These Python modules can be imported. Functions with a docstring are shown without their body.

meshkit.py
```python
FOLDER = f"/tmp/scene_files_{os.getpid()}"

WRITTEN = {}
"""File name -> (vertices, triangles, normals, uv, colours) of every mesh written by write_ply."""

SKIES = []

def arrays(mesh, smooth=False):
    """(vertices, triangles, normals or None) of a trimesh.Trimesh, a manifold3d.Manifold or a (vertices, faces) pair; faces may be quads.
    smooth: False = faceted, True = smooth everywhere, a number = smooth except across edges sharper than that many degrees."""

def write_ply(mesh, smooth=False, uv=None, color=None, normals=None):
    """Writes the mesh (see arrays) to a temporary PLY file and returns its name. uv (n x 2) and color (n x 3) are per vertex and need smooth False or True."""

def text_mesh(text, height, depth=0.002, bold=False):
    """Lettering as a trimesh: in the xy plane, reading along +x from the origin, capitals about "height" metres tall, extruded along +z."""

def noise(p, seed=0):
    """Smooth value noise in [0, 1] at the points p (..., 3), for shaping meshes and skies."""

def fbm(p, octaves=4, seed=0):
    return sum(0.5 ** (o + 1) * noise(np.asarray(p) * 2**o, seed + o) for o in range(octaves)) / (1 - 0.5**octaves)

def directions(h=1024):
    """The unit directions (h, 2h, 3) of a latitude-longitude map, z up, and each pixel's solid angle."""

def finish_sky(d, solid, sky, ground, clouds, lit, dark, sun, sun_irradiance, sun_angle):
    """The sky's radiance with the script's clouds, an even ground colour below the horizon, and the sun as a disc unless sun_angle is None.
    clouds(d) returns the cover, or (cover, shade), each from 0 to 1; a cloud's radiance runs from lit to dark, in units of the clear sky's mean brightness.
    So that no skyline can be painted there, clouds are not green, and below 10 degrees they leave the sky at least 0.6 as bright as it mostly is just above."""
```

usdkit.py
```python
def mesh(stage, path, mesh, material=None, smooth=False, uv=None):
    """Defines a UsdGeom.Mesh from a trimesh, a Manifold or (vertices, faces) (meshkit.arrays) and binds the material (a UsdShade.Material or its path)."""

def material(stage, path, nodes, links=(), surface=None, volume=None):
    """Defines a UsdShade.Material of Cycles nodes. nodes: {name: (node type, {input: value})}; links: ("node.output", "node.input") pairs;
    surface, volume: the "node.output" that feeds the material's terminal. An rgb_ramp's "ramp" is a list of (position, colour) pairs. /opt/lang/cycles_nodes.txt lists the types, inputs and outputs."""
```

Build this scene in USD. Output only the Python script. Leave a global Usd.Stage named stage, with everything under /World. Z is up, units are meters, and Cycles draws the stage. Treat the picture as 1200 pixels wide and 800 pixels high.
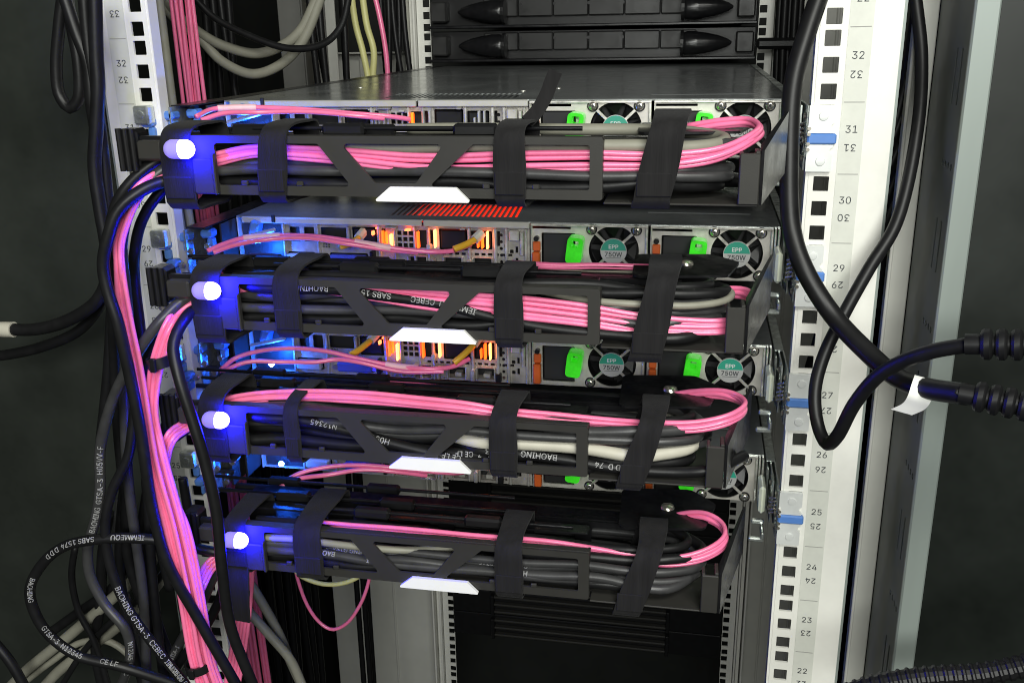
import math, random
import numpy as np, trimesh, usdkit, meshkit
from shapely.geometry import Polygon, box as sbox, Point
from shapely.ops import unary_union
from shapely import affinity
from pxr import Usd, UsdGeom, UsdLux, UsdShade, Gf, Sdf

stage = Usd.Stage.CreateInMemory()
UsdGeom.SetStageUpAxis(stage, UsdGeom.Tokens.z)
UsdGeom.SetStageMetersPerUnit(stage, 1.0)
UsdGeom.Xform.Define(stage, '/World')
U = 0.04445
random.seed(7)
RNG = np.random.default_rng(7)

# ------------------------------------------------------------------ camera, light, exposure
CAM = np.array([0.1557, -0.6407, 0.2461])
ROT = np.array([[0.9820124431755552, -0.18385665294648354, -0.04299177381422259],
                [0.1881230900133888, 0.9332165910185446, 0.3061315032000808],
                [-0.01616367693909343, -0.30871269072560487, 0.9510179862298955]])  # columns: right, forward, up
FPX = 1124.47                                                   # focal length in units of a 1200 wide picture
cam = UsdGeom.Camera.Define(stage, '/World/camera')
mtx = Gf.Matrix4d(1.0)
for i, v in enumerate((ROT[:, 0], ROT[:, 2], -ROT[:, 1])):
    mtx.SetRow(i, Gf.Vec4d(*map(float, v), 0))
mtx.SetRow(3, Gf.Vec4d(*map(float, CAM), 1))
cam.AddTransformOp().Set(mtx)
cam.CreateHorizontalApertureAttr(36.0)
cam.CreateVerticalApertureAttr(36.0 * 682 / 1024)
cam.CreateFocalLengthAttr(36.0 * FPX / 1200)
cam.CreateClippingRangeAttr(Gf.Vec2f(0.01, 50))
EXPOSURE = 0.0
cam.GetPrim().CreateAttribute('exposure', Sdf.ValueTypeNames.Float).Set(EXPOSURE)


def aim(xf, pos, target):
    p, t = Gf.Vec3d(*pos), Gf.Vec3d(*target)
    m = Gf.Matrix4d().SetLookAt(p, t, Gf.Vec3d(0, 0, 1)).GetInverse()
    xf.AddTransformOp().Set(m)


def rect_light(name, pos, target, w, h, intensity, color):
    l = UsdLux.RectLight.Define(stage, '/World/' + name)
    l.CreateWidthAttr(w); l.CreateHeightAttr(h); l.CreateIntensityAttr(intensity)
    l.CreateColorAttr(Gf.Vec3f(*color))
    aim(l, pos, target)


# the ceiling tubes of the room, up behind the photographer, and the pale aisle they light
rect_light('ceiling_lamp', (0.55, -0.95, 1.00), (0.14, 0.0, -0.05), 0.60, 0.30, 24.0, (1.0, 1.0, 0.93))
rect_light('aisle_lamp', (0.36, -1.65, 0.60), (0.06, 0.1, 0.0), 0.90, 0.45, 20.0, (0.98, 1.0, 0.95))
dome = UsdLux.DomeLight.Define(stage, '/World/room_light')
dome.CreateIntensityAttr(1.0)
room = usdkit.material(stage, '/World/Looks/room_air', {'b': ('background_shader', {'color': (0.9, 1.0, 0.92), 'strength': 0.02})}, surface='b.background')
UsdShade.MaterialBindingAPI.Apply(dome.GetPrim()).Bind(room)

# ------------------------------------------------------------------ materials
MATS = {}


def mat(name, base, rough=0.5, metal=0.0, var=0.0, scale=60.0, bump=0.0, bscale=400.0, spec=0.5, emis=None, estr=0.0, trans=0.0, coat=0.0, stretch=None, rvar=0.0, sheen=0.0):
    nodes = {'p': ('principled_bsdf', {'base_color': base, 'roughness': rough, 'metallic': metal, 'specular_ior_level': spec, 'transmission_weight': trans, 'coat_weight': coat, 'sheen_weight': sheen})}
    links = []
    if emis is not None:
        nodes['p'][1].update({'emission_color': emis, 'emission_strength': estr})
    if var or bump or rvar:
        nodes['g'] = ('texture_coordinate', {})
        nodes['m'] = ('mapping', {'scale': stretch or (1, 1, 1)})
        links.append(('g.object', 'm.vector'))
    if var or rvar:
        nodes['n'] = ('noise_texture', {'scale': scale, 'detail': 5.0, 'roughness': 0.65})
        links.append(('m.vector', 'n.vector'))
    if var:
        lo, hi = tuple(c * (1 - var) for c in base), tuple(min(1, c * (1 + var)) for c in base)
        nodes['r'] = ('rgb_ramp', {'ramp': [(0.25, lo), (0.75, hi)]})
        links += [('n.fac', 'r.fac'), ('r.color', 'p.base_color')]
    if rvar:
        nodes['rr'] = ('map_range', {'from_min': 0.3, 'from_max': 0.7, 'to_min': max(0.02, rough - rvar), 'to_max': rough + rvar, 'clamp': True})
        links += [('n.fac', 'rr.value'), ('rr.result', 'p.roughness')]
    if bump:
        nodes['bn'] = ('noise_texture', {'scale': bscale, 'detail': 3.0})
        nodes['bu'] = ('bump', {'strength': bump, 'distance': 0.0004})
        links += [('m.vector', 'bn.vector'), ('bn.fac', 'bu.height'), ('bu.normal', 'p.normal')]
    MATS[name] = usdkit.material(stage, '/World/Looks/' + name, nodes, links, surface='p.BSDF')


mat('white_paint', (0.75, 0.745, 0.69), 0.38, var=0.06, scale=28, rvar=0.1, bump=0.05, bscale=900)
mat('label_strip', (0.60, 0.61, 0.55), 0.5, var=0.06, scale=80)
mat('ink', (0.04, 0.045, 0.05), 0.6)
mat('tick', (0.3, 0.3, 0.28), 0.6)
mat('deep_grey', (0.13, 0.13, 0.12), 0.5, var=0.1, scale=18)
mat('grey_paint', (0.60, 0.60, 0.55), 0.45, var=0.08, scale=18, bump=0.05, bscale=700)
mat('frame_grey', (0.24, 0.275, 0.255), 0.45, metal=0.15, var=0.10, scale=12, stretch=(1, 1, 0.12), rvar=0.08)
mat('dark_frame', (0.095, 0.108, 0.098), 0.4, var=0.25, scale=14, rvar=0.1)
mat('dark_panel', (0.022, 0.0255, 0.0215), 0.5, spec=0.25, var=0.35, scale=9, bump=0.06, bscale=600, rvar=0.1)
mat('cabinet_dark', (0.018, 0.020, 0.018), 0.6, var=0.3, scale=10)
mat('black_cable', (0.0085, 0.0085, 0.009), 0.42, spec=0.30, var=0.35, scale=90, bump=0.08, bscale=500)
mat('grey_black_cable', (0.040, 0.040, 0.041), 0.38, spec=0.45, var=0.25, scale=90, bump=0.08, bscale=500)
mat('pink_jacket', (0.94, 0.19, 0.37), 0.26, spec=0.7, var=0.14, scale=70, bump=0.06, bscale=300)
mat('pink_sleeve', (0.85, 0.50, 0.55), 0.45, var=0.10, scale=200)
mat('grey_jacket', (0.23, 0.225, 0.18), 0.5, var=0.12, scale=60)
mat('ivory_jacket', (0.50, 0.48, 0.40), 0.5, var=0.10, scale=60)
mat('yellow_jacket', (0.62, 0.60, 0.26), 0.45, var=0.08, scale=60)
mat('amber_jacket', (0.75, 0.42, 0.03), 0.4, var=0.08, scale=60)
mat('print_white', (0.62, 0.62, 0.62), 0.6)
mat('cable_print', (0.35, 0.35, 0.35), 0.7, var=0.75, scale=260)
mat('arm_metal', (0.030, 0.029, 0.026), 0.48, spec=0.3, var=0.12, scale=45, bump=0.15, bscale=1800)
mat('arm_gloss', (0.009, 0.009, 0.010), 0.26, spec=0.35, var=0.3, scale=45, rvar=0.08)
mat('strap', (0.0155, 0.015, 0.0155), 0.9, spec=0.1, var=0.3, scale=160, bump=0.8, bscale=1500, sheen=0.04, stretch=(1, 1, 0.06))
mat('tag_white', (0.86, 0.86, 0.82), 0.5, var=0.03, scale=60)
mat('zinc', (0.62, 0.66, 0.62), 0.30, metal=0.85, var=0.18, scale=70, rvar=0.12)
mat('bracket_white', (0.72, 0.74, 0.72), 0.36, metal=0.25, var=0.08, scale=50)
mat('bright_steel', (0.72, 0.70, 0.64), 0.33, metal=0.7, var=0.12, scale=90, rvar=0.1)
mat('slot_steel', (0.36, 0.34, 0.31), 0.42, metal=0.4, var=0.3, scale=120, rvar=0.1)
mat('rear_steel', (0.52, 0.50, 0.45), 0.42, metal=0.35, var=0.15, scale=110, rvar=0.1)
mat('cover_steel', (0.33, 0.35, 0.345), 0.17, metal=0.6, var=0.12, scale=16, rvar=0.05)
mat('cover_lip', (0.50, 0.49, 0.44), 0.4, metal=0.3, var=0.1, scale=60)
mat('chassis_dark', (0.035, 0.036, 0.038), 0.45, metal=0.4, var=0.2, scale=60)
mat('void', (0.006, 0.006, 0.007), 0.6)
mat('black_plastic', (0.009, 0.009, 0.0095), 0.38, spec=0.3, var=0.25, scale=80)
mat('tray_black', (0.020, 0.020, 0.020), 0.4, spec=0.3, var=0.4, scale=30, rvar=0.12)
mat('screw', (0.70, 0.66, 0.58), 0.25, metal=0.9)
mat('blue_plastic', (0.085, 0.21, 0.55), 0.42, var=0.08, scale=60)
mat('orange_plastic', (0.55, 0.10, 0.015), 0.4, var=0.08, scale=60)
mat('hub_silver', (0.46, 0.46, 0.45), 0.4, metal=0.3)
mat('hub_green', (0.02, 0.28, 0.19), 0.45)
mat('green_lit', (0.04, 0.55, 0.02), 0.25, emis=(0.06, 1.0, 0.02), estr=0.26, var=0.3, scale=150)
mat('clear_clip', (0.62, 0.66, 0.52), 0.3, var=0.1, scale=60)
mat('led_blue', (0.3, 0.3, 0.9), 0.3, emis=(0.0040, 0.0033, 1.0), estr=620.0)
mat('led_housing', (0.22, 0.20, 0.45), 0.3, emis=(0.40, 0.30, 1.0), estr=0.55)
mat('led_id', (0.3, 0.4, 0.9), 0.3, emis=(0.01, 0.12, 1.0), estr=950.0)
mat('led_red', (0.7, 0.1, 0.02), 0.3, emis=(1.0, 0.10, 0.03), estr=7.0)
mat('led_orange', (0.8, 0.3, 0.02), 0.3, emis=(1.0, 0.075, 0.006), estr=2.6)
mat('led_amber', (0.9, 0.6, 0.2), 0.3, emis=(1.0, 0.20, 0.05), estr=7.5)
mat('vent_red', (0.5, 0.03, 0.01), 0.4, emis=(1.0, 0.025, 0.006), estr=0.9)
mat('vga_blue', (0.05, 0.07, 0.40), 0.4)
mat('cloth_red', (0.10, 0.03, 0.03), 0.9)


# ------------------------------------------------------------------ helpers: scene
USED = {}


def numbered(parent, name):
    k = (parent, name); n = USED.get(k, 0); USED[k] = n + 1
    return name if n == 0 else f'{name}_{n:03d}'


def path_of(o):
    return '/World' if o is None else str(o.GetPath())


def meta(p, label=None, cat=None, group=None, kind=None):
    for k, v in (('label', label), ('category', cat), ('group', group), ('kind', kind)):
        if v:
            p.SetCustomDataByKey(k, v)
    return p


JOINED = {'unit_mark', 'unit_number', 'screw_recess', 'hub_lettering', 'spring'}   # print and slots: flat marks on one face


def obj(name, mesh, m, parent=None, smooth=False, label=None, kind=None):
    par = path_of(parent)
    if isinstance(mesh, list):
        if name in JOINED or len(mesh) == 1:
            mesh = trimesh.util.concatenate(mesh)
        else:
            return [obj(name, q, m, parent, smooth, label, kind) for q in mesh][0]
    g = usdkit.mesh(stage, par + '/' + numbered(par, name), mesh, MATS[m], smooth=smooth)
    return meta(g.GetPrim(), label=label, kind=kind)


def thing(name, label, cat, loc=(0, 0, 0), rotz=0.0, group=None, kind=None):
    x = UsdGeom.Xform.Define(stage, '/World/' + numbered('/World', name))
    x.AddTranslateOp().Set(Gf.Vec3d(*map(float, loc)))
    x.AddRotateZOp().Set(float(rotz))
    return meta(x.GetPrim(), label, cat, group, kind)


def dup(root, loc, rotz, label, group=None):
    was = root.GetCustomData()
    base = root.GetName()
    if base[-4] == '_' and base[-3:].isdigit():
        base = base[:-4]
    r = thing(base, label, was['category'], loc, rotz, group or was.get('group'))
    r.GetReferences().AddInternalReference(root.GetPath())
    r.SetInstanceable(True)
    return r


def single(name, mesh, m, label, cat, group=None, smooth=False):
    o = obj(name, mesh, m, None, smooth)
    return meta(o, label, cat, group)


# ------------------------------------------------------------------ helpers: shapes
def bx(x0, x1, y0, y1, z0, z1):
    b = trimesh.creation.box((abs(x1 - x0), abs(y1 - y0), abs(z1 - z0)))
    b.apply_translation(((x0 + x1) / 2, (y0 + y1) / 2, (z0 + z1) / 2))
    return b


def cb(x0, x1, y0, y1, z0, z1, c=0.0006):
    """chamfered box"""
    pts = []
    for sx, x in ((1, x0), (-1, x1)):
        for sy, y in ((1, y0), (-1, y1)):
            for sz, z in ((1, z0), (-1, z1)):
                pts += [(x, y + sy * c, z + sz * c), (x + sx * c, y, z + sz * c), (x + sx * c, y + sy * c, z)]
    return trimesh.Trimesh(np.array(pts)).convex_hull


def ext(poly, t):
    polys = getattr(poly, 'geoms', [poly])
    return trimesh.util.concatenate([trimesh.creation.extrude_polygon(g, t, engine='earcut') for g in polys if g.area > 0])


def pl_xz(poly, y0, t):
    m = ext(poly, t); v = m.vertices.copy()
    m.vertices = np.stack([v[:, 0], y0 + t - v[:, 2], v[:, 1]], 1); return m


def pl_xy(poly, z0, t):
    m = ext(poly, t); m.apply_translation((0, 0, z0)); return m


def pl_yz(poly, x0, t):
    m = ext(poly, t); v = m.vertices.copy()
    m.vertices = np.stack([x0 + v[:, 2], v[:, 0], v[:, 1]], 1); return m


def cyl(p, q, r, n=16):
    return trimesh.creation.cylinder(r, segment=(np.asarray(p, float), np.asarray(q, float)), sections=n)


def lathe(profile, axis_to, at, n=20):
    """profile [(r, h)...] revolved about z, then turned so that +z points to axis_to, moved to at"""
    m = trimesh.creation.revolve(np.array(profile), sections=n)
    m.apply_transform(trimesh.geometry.align_vectors([0, 0, 1], axis_to)); m.apply_translation(at)
    return m


def spline(pts, step=0.004):
    p = np.asarray(pts, float)
    if len(p) == 2:
        n = max(2, int(np.linalg.norm(p[1] - p[0]) / step)); return p[0] + (p[1] - p[0]) * np.linspace(0, 1, n)[:, None]
    d = np.linalg.norm(np.diff(p, axis=0), axis=1) ** 0.5
    t = np.r_[0, np.cumsum(np.maximum(d, 1e-6))]
    from scipy.interpolate import CubicHermiteSpline
    h = np.diff(t); s = np.diff(p, axis=0) / h[:, None]
    m = np.zeros_like(p)
    m[1:-1] = (s[:-1] * h[1:, None] + s[1:] * h[:-1, None]) / (h[1:] + h[:-1])[:, None]
    m[0], m[-1] = s[0], s[-1]
    L = np.linalg.norm(np.diff(p, axis=0), axis=1).sum()
    c = CubicHermiteSpline(t, p, m)(np.linspace(0, t[-1], max(8, int(L / step * 3))))
    a = np.r_[0, np.cumsum(np.linalg.norm(np.diff(c, axis=0), axis=1))]
    u = np.linspace(0, a[-1], max(4, int(a[-1] / step)))
    return np.stack([np.interp(u, a, c[:, k]) for k in range(c.shape[1])], 1)


def sweep(path, prof, up=(0, 0, 1), closed=False):
    """prof: (n,2) closed outline swept along path with parallel-transported frames"""
    path = np.asarray(path, float); n = len(prof)
    T = np.gradient(path, axis=0) if not closed else (np.roll(path, -1, 0) - np.roll(path, 1, 0))
    T /= np.linalg.norm(T, axis=1)[:, None]
    a = np.asarray(up, float); a = a - T[0] * (a @ T[0])
    if np.linalg.norm(a) < 1e-3:
        a = np.array([1.0, 0, 0]) - T[0] * T[0][0]
    V = []
    for i in range(len(path)):
        a = a - T[i] * (a @ T[i]); a /= np.linalg.norm(a)
        b = np.cross(T[i], a)
        V.append(path[i] + prof[:, :1] * a + prof[:, 1:] * b)
    V = np.vstack(V); F = []
    m = len(path)
    for i in range(m if closed else m - 1):
        j = (i + 1) % m
        for k in range(n):
            l = (k + 1) % n
            F += [(i * n + k, i * n + l, j * n + l), (i * n + k, j * n + l, j * n + k)]
    if not closed:
        for base, rev in ((0, False), ((m - 1) * n, True)):
            for k in range(1, n - 1):
                F.append((base, base + k + 1, base + k) if not rev else (base, base + k, base + k + 1))
    return trimesh.Trimesh(V, np.array(F), process=False)


def circ(r, n=12):
    a = np.linspace(0, 2 * np.pi, n, endpoint=False)
    return np.stack([np.cos(a), np.sin(a)], 1) * r


def tube(pts, r, n=12, step=0.004):
    return sweep(spline(pts, step), circ(r, n))


def P(px, py, Y):
    """the place in the rack that lies at depth Y on the sight line measured in the 1200 x 800 photograph"""
    d = ROT @ np.array([(px - 600) / FPX, 1.0, -(py - 400) / FPX])
    return CAM + d * (Y - CAM[1]) / d[1]


def PP(Y, *pts):
    return [P(p[0], p[1], p[2] if len(p) > 2 else Y) for p in pts]


def txt(s, h, depth=0.0002, bold=False):
    return meshkit.text_mesh(s, h, depth, bold)


def txt_xz(s, h, cx, y, cz, flip=False, depth=0.0002, bold=False):
    """lettering that faces -y, centred on (cx, cz)"""
    m = txt(s, h, depth, bold); b = m.bounds; v = m.vertices - [(b[0][0] + b[1][0]) / 2, (b[0][1] + b[1][1]) / 2, 0]
    if flip:
        v[:, :2] *= -1
    m.vertices = np.stack([cx + v[:, 0], y - v[:, 2], cz + v[:, 1]], 1)
    return m


def wrap_text(s, path, r, start, h, flip=False, twist=0.0, bold=False, toward=None):
    """lettering printed round a cable's sheath, from arc length start on, on the side that faces the aisle"""
    p = np.asarray(path)[::-1] if flip else np.asarray(path)
    a = np.r_[0, np.cumsum(np.linalg.norm(np.diff(p, axis=0), axis=1))]
    if flip:
        start = a[-1] - start
    T = np.gradient(p, axis=0); T /= np.linalg.norm(T, axis=1)[:, None]
    aim_at = CAM if toward is None else np.asarray(toward)
    D = aim_at - p; D -= T * (D * T).sum(1)[:, None]; D /= np.linalg.norm(D, axis=1)[:, None]
    B = np.cross(D, T)
    m = txt(s, h, 0.00012, bold)
    m = trimesh.Trimesh(*trimesh.remesh.subdivide_to_size(m.vertices, m.faces, 0.0016, max_iter=8), process=False); v = m.vertices
    u = start + v[:, 0]
    ok = (u > a[0]) & (u < a[-1])
    f = m.faces[ok[m.faces].all(1)]
    I = lambda A: np.stack([np.interp(u, a, A[:, k]) for k in range(3)], 1)
    d, b, c = I(D), I(B), I(p)
    phi = (v[:, 1] - h / 2) / r + twist
    out = c + (d * np.cos(phi)[:, None] + b * np.sin(phi)[:, None]) * (r + 0.00010 + v[:, 2:])
    return trimesh.Trimesh(out, f, process=False)


def cable(name, label, pts, r, m='black_cable', cat='cable', group=None, text=None, n=12, extra=()):
    """text: list of (string, start, height, flip, twist)"""
    pa = spline(pts, 0.004)
    if not text and not extra:
        return single(name, sweep(pa, circ(r, n)), m, label, cat, group, smooth=True), pa
    t = thing(name, label, cat, (0, 0, 0), 0, group)
    obj('sheath', sweep(pa, circ(r, n)), m, t, smooth=True)
    for s, st, h, fl, tw in text or ():
        obj('lettering', wrap_text(s, pa, r, st, h, fl, tw), 'cable_print', t)
    for nm, me, mm in extra:
        obj(nm, me, mm, t, smooth=30)
    return t, pa


def rr(x0, x1, y0, y1, r):
    return sbox(x0 + r, y0 + r, x1 - r, y1 - r).buffer(r, quad_segs=4)


# ------------------------------------------------------------------ the setting: cabinet shell
def struct(name, mesh, m):
    return obj(name, mesh, m, None, kind='structure')


struct('rear_wall', bx(-0.9, 0.9, 1.30, 1.32, -1.5, 0.9), 'cabinet_dark')
struct('cabinet_floor', bx(-0.9, 0.9, 0.0, 1.30, -1.52, -1.50), 'cabinet_dark')
lp = thing('cabinet_side_panel', 'dark green grey steel cabinet panel filling the left edge behind hanging cables', 'panel')
obj('sheet', cb(-0.95, -0.283, 0.035, 0.050, -1.2, 0.6, 0.003), 'dark_panel', lp)
obj('fold', cb(-0.2825, -0.268, 0.030, 0.050, -1.2, 0.6, 0.003), 'dark_frame', lp)
mat('right_panel', (0.011, 0.0135, 0.0115), 0.42, spec=0.3, var=0.4, scale=7, rvar=0.12)
rp = thing('cabinet_side_panel', 'dark glossy cabinet panel at the right edge behind the power plugs', 'panel')
obj('sheet', cb(0.3285, 0.95, 0.020, 0.035, -1.2, 0.6, 0.003), 'right_panel', rp)
single('inner_side_wall', bx(-0.62, -0.60, 0.30, 1.29, -1.5, 0.6), 'cabinet_dark', 'dark inner side wall far behind the left hanging cables', 'wall')
single('inner_side_wall', bx(0.60, 0.62, 0.30, 1.29, -1.5, 0.6), 'cabinet_dark', 'dark inner side wall deep behind the right hand white rail', 'wall')

# ------------------------------------------------------------------ mounting rails
def rail_face(xc, x_in, x_out, k0, k1, hole=0.0095, y=0.0, t=0.002):
    x0, x1 = sorted((x_in, x_out))
    holes = []
    for k in range(k0, k1 + 1):
        for o in (-0.015875, 0, 0.015875):
            z = k * U + o
            holes.append(rr(xc - hole / 2, xc + hole / 2, z - hole / 2, z + hole / 2, 0.0006))
    poly = sbox(x0, (k0 - 0.5) * U, x1, (k1 + 0.5) * U).difference(unary_union(holes))
    return pl_xz(poly, y, t)


K0, K1 = -8, 7
def near_rail(s, label):
    t = thing('mounting_rail', label, 'rack rail', (0, 0, 0))
    xi, xo = s * 0.2245, s * (0.2722 if s > 0 else 0.2640)
    obj('face', rail_face(s * 0.2325, xi, xo, K0, K1), 'white_paint', t)
    a, b = sorted((xi, xi - s * 0.0018))
    obj('inner_flange', bx(a, b, 0.0005, 0.012, (K0 - .5) * U, (K1 + .5) * U), 'white_paint', t)
    a, b = sorted((xo, xo + s * 0.0018))
    obj('outer_flange', bx(a, b, 0.0005, 0.012, (K0 - .5) * U, (K1 + .5) * U), 'frame_grey', t)
    sx = sorted((s * 0.2412, s * 0.2555))
    obj('number_strip', bx(sx[0], sx[1], -0.0003, 0.0, (K0 - .5) * U, (K1 + .5) * U), 'label_strip', t)
    ticks = [bx(sx[0] + .001, sx[1] - .001, -0.0005, -0.0003, (k + .5) * U - .00025, (k + .5) * U + .00025) for k in range(K0, K1)]
    obj('unit_mark', ticks, 'tick', t)
    for k in range(K0, K1 + 1):
        n = str(27 + k)
        obj('unit_number', [txt_xz(n, 0.0045, s * 0.2482, -0.0003, k * U + 0.0057), txt_xz(n, 0.0045, s * 0.2482, -0.0003, k * U - 0.0057, flip=True)], 'ink', t)
    return t


near_rail(1, 'bright white numbered rack rail with square holes right of the servers')
near_rail(-1, 'shaded white numbered rack rail with square holes left of the servers')


def far_rail(s, label):
    t = thing('mounting_rail', label, 'rack rail', (0, 0, 0))
    y = 0.735
    obj('face', rail_face(s * 0.2300, s * 0.2245, s * 0.2440, -19, 8, y=y), 'white_paint', t)
    for i, (a, b, yy) in enumerate(((0.2450, 0.2475, 0.725), (0.2490, 0.2540, 0.733), (0.2560, 0.2585, 0.720))):
        q = sorted((s * a, s * b))
        obj('flange', bx(q[0], q[1], yy, 0.765, -19.5 * U, 8.5 * U), 'white_paint', t)
    return t


far_rail(-1, 'narrow white rail with square holes at the far left of the cabinet')
far_rail(1, 'narrow white rail with square holes at the far right of the cabinet')

t = thing('filler_plate', 'light grey folded filler plate low behind the left side of the servers', 'panel')
obj('sheet', cb(-0.467, -0.262, 0.790, 0.794, -1.0, 0.215, 0.001), 'grey_paint', t)
for x in (-0.352, -0.280):
    obj('crease', cb(x, x + 0.004, 0.7865, 0.7895, -1.0, 0.213, 0.001), 'grey_paint', t)
obj('edge', cb(-0.395, -0.262, 0.770, 0.789, 0.2155, 0.218, 0.0006), 'white_paint', t)
t = thing('filler_plate', 'light grey filler plate behind the right rail', 'panel')
obj('sheet', cb(0.262, 0.345, 0.790, 0.794, -1.0, 0.5, 0.001), 'grey_paint', t)
for x in (0.285, 0.330):
    obj('crease', cb(x, x + 0.004, 0.7865, 0.7895, -1.0, 0.5, 0.001), 'grey_paint', t)

# two slim posts deep on the left
a = P(343, 40, 0.55)
t = thing('cabinet_post', 'grey flat post behind the looping grey cables at upper left', 'post', (a[0], 0.55, 0))
obj('face', cb(-0.018, 0.012, 0, 0.004, -0.06, 0.6, 0.001), 'deep_grey', t)
obj('fold', cb(0.0125, 0.0145, 0.001, 0.03, -0.06, 0.6, 0.0005), 'deep_grey', t)
a = P(388, 30, 0.66)
t = thing('cabinet_post', 'slim light post left of the yellow cables', 'post', (a[0], 0.66, 0))
obj('face', cb(-0.008, 0.006, 0, 0.004, -0.06, 0.6, 0.001), 'grey_paint', t)
obj('fold', cb(-0.0105, -0.0085, 0.001, 0.03, -0.06, 0.6, 0.0005), 'deep_grey', t)

# the grey frame profile on the right
t = thing('frame_post', 'grey green steel frame profile with perforated side right of the white rail', 'frame post')
zb, zt = -0.9, 0.6
obj('front_strip', cb(0.2995, 0.3130, -0.050, -0.046, zb, zt, 0.001), 'frame_grey', t)
holes = []
for i in range(-18, 12):
    z = i * 0.05
    holes += [rr(-0.030, -0.027, z, z + 0.032, 0.001), rr(-0.018, -0.015, z, z + 0.032, 0.001)] if i % 2 == 0 else [Point(-0.034 + 0.007 * q, z + 0.015).buffer(0.0022, quad_segs=2) for q in range(4)]
obj('side_web', pl_yz(sbox(-0.0455, zb, 0.0395, zt).difference(unary_union(holes)), 0.3010, 0.0015), 'dark_frame', t)
obj('web_backing', bx(0.3045, 0.3060, -0.044, 0.0385, zb, zt), 'white_paint', t)
obj('rear_strip', cb(0.2878, 0.3006, 0.040, 0.043, zb, zt, 0.0006), 'grey_paint', t)
obj('rear_fold', cb(0.2853, 0.2876, 0.034, 0.043, zb, zt, 0.0006), 'grey_paint', t)

# ------------------------------------------------------------------ equipment at the far side
def torpedo(dirx, x, y, z):
    return lathe([(0.0, 0.0), (0.0135, 0.0), (0.0150, 0.004), (0.0150, 0.016), (0.0142, 0.019), (0.0128, 0.030), (0.0098, 0.044), (0.0055, 0.056), (0.0018, 0.062), (0.0, 0.0625)], (dirx, 0, 0), (x, y, z), 24)


def tray(k, label):
    t = thing('equipment_tray', label, 'rack unit', (0, 0.705, k * U))
    obj('body', cb(-0.222, 0.222, 0.030, 0.60, -0.0205, 0.0205, 0.001), 'black_plastic', t)
    obj('lower_lip', cb(-0.222, 0.222, 0.006, 0.030, -0.0205, -0.0165, 0.001), 'arm_gloss', t)
    for i in range(6):
        x0 = -0.146 + i * 0.0485
        obj('bezel_panel', cb(x0, x0 + 0.0478, 0.022, 0.030, -0.006, 0.018, 0.0015), 'tray_black', t)
    for s in (-1, 1):
        obj('end_knob', torpedo(s, s * 0.122 + 0.006, 0.005, 0.001), 'arm_gloss', t, smooth=40)
        obj('collar', lathe([(0, 0), (0.016, 0), (0.016, 0.004), (0, 0.004)], (s, 0, 0), (s * 0.118 + 0.006, 0.005, 0.001), 20), 'black_plastic', t)
        obj('end_block', cb(*sorted((s * 0.196, s * 0.219)), 0.010, 0.030, -0.012, 0.015, 0.002), 'tray_black', t)
    for i in range(7):
        obj('screw', cyl((-0.14 + i * 0.0465, 0.0215, 0.010), (-0.14 + i * 0.0465, 0.0225, 0.010), 0.0022, 10), 'black_plastic', t)
    return t


tray(5.05, 'black rack unit with bullet shaped end knobs directly above the top server')
tray(6.05, 'black rack unit with bullet shaped end knobs at the top edge, upper one')


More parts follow.
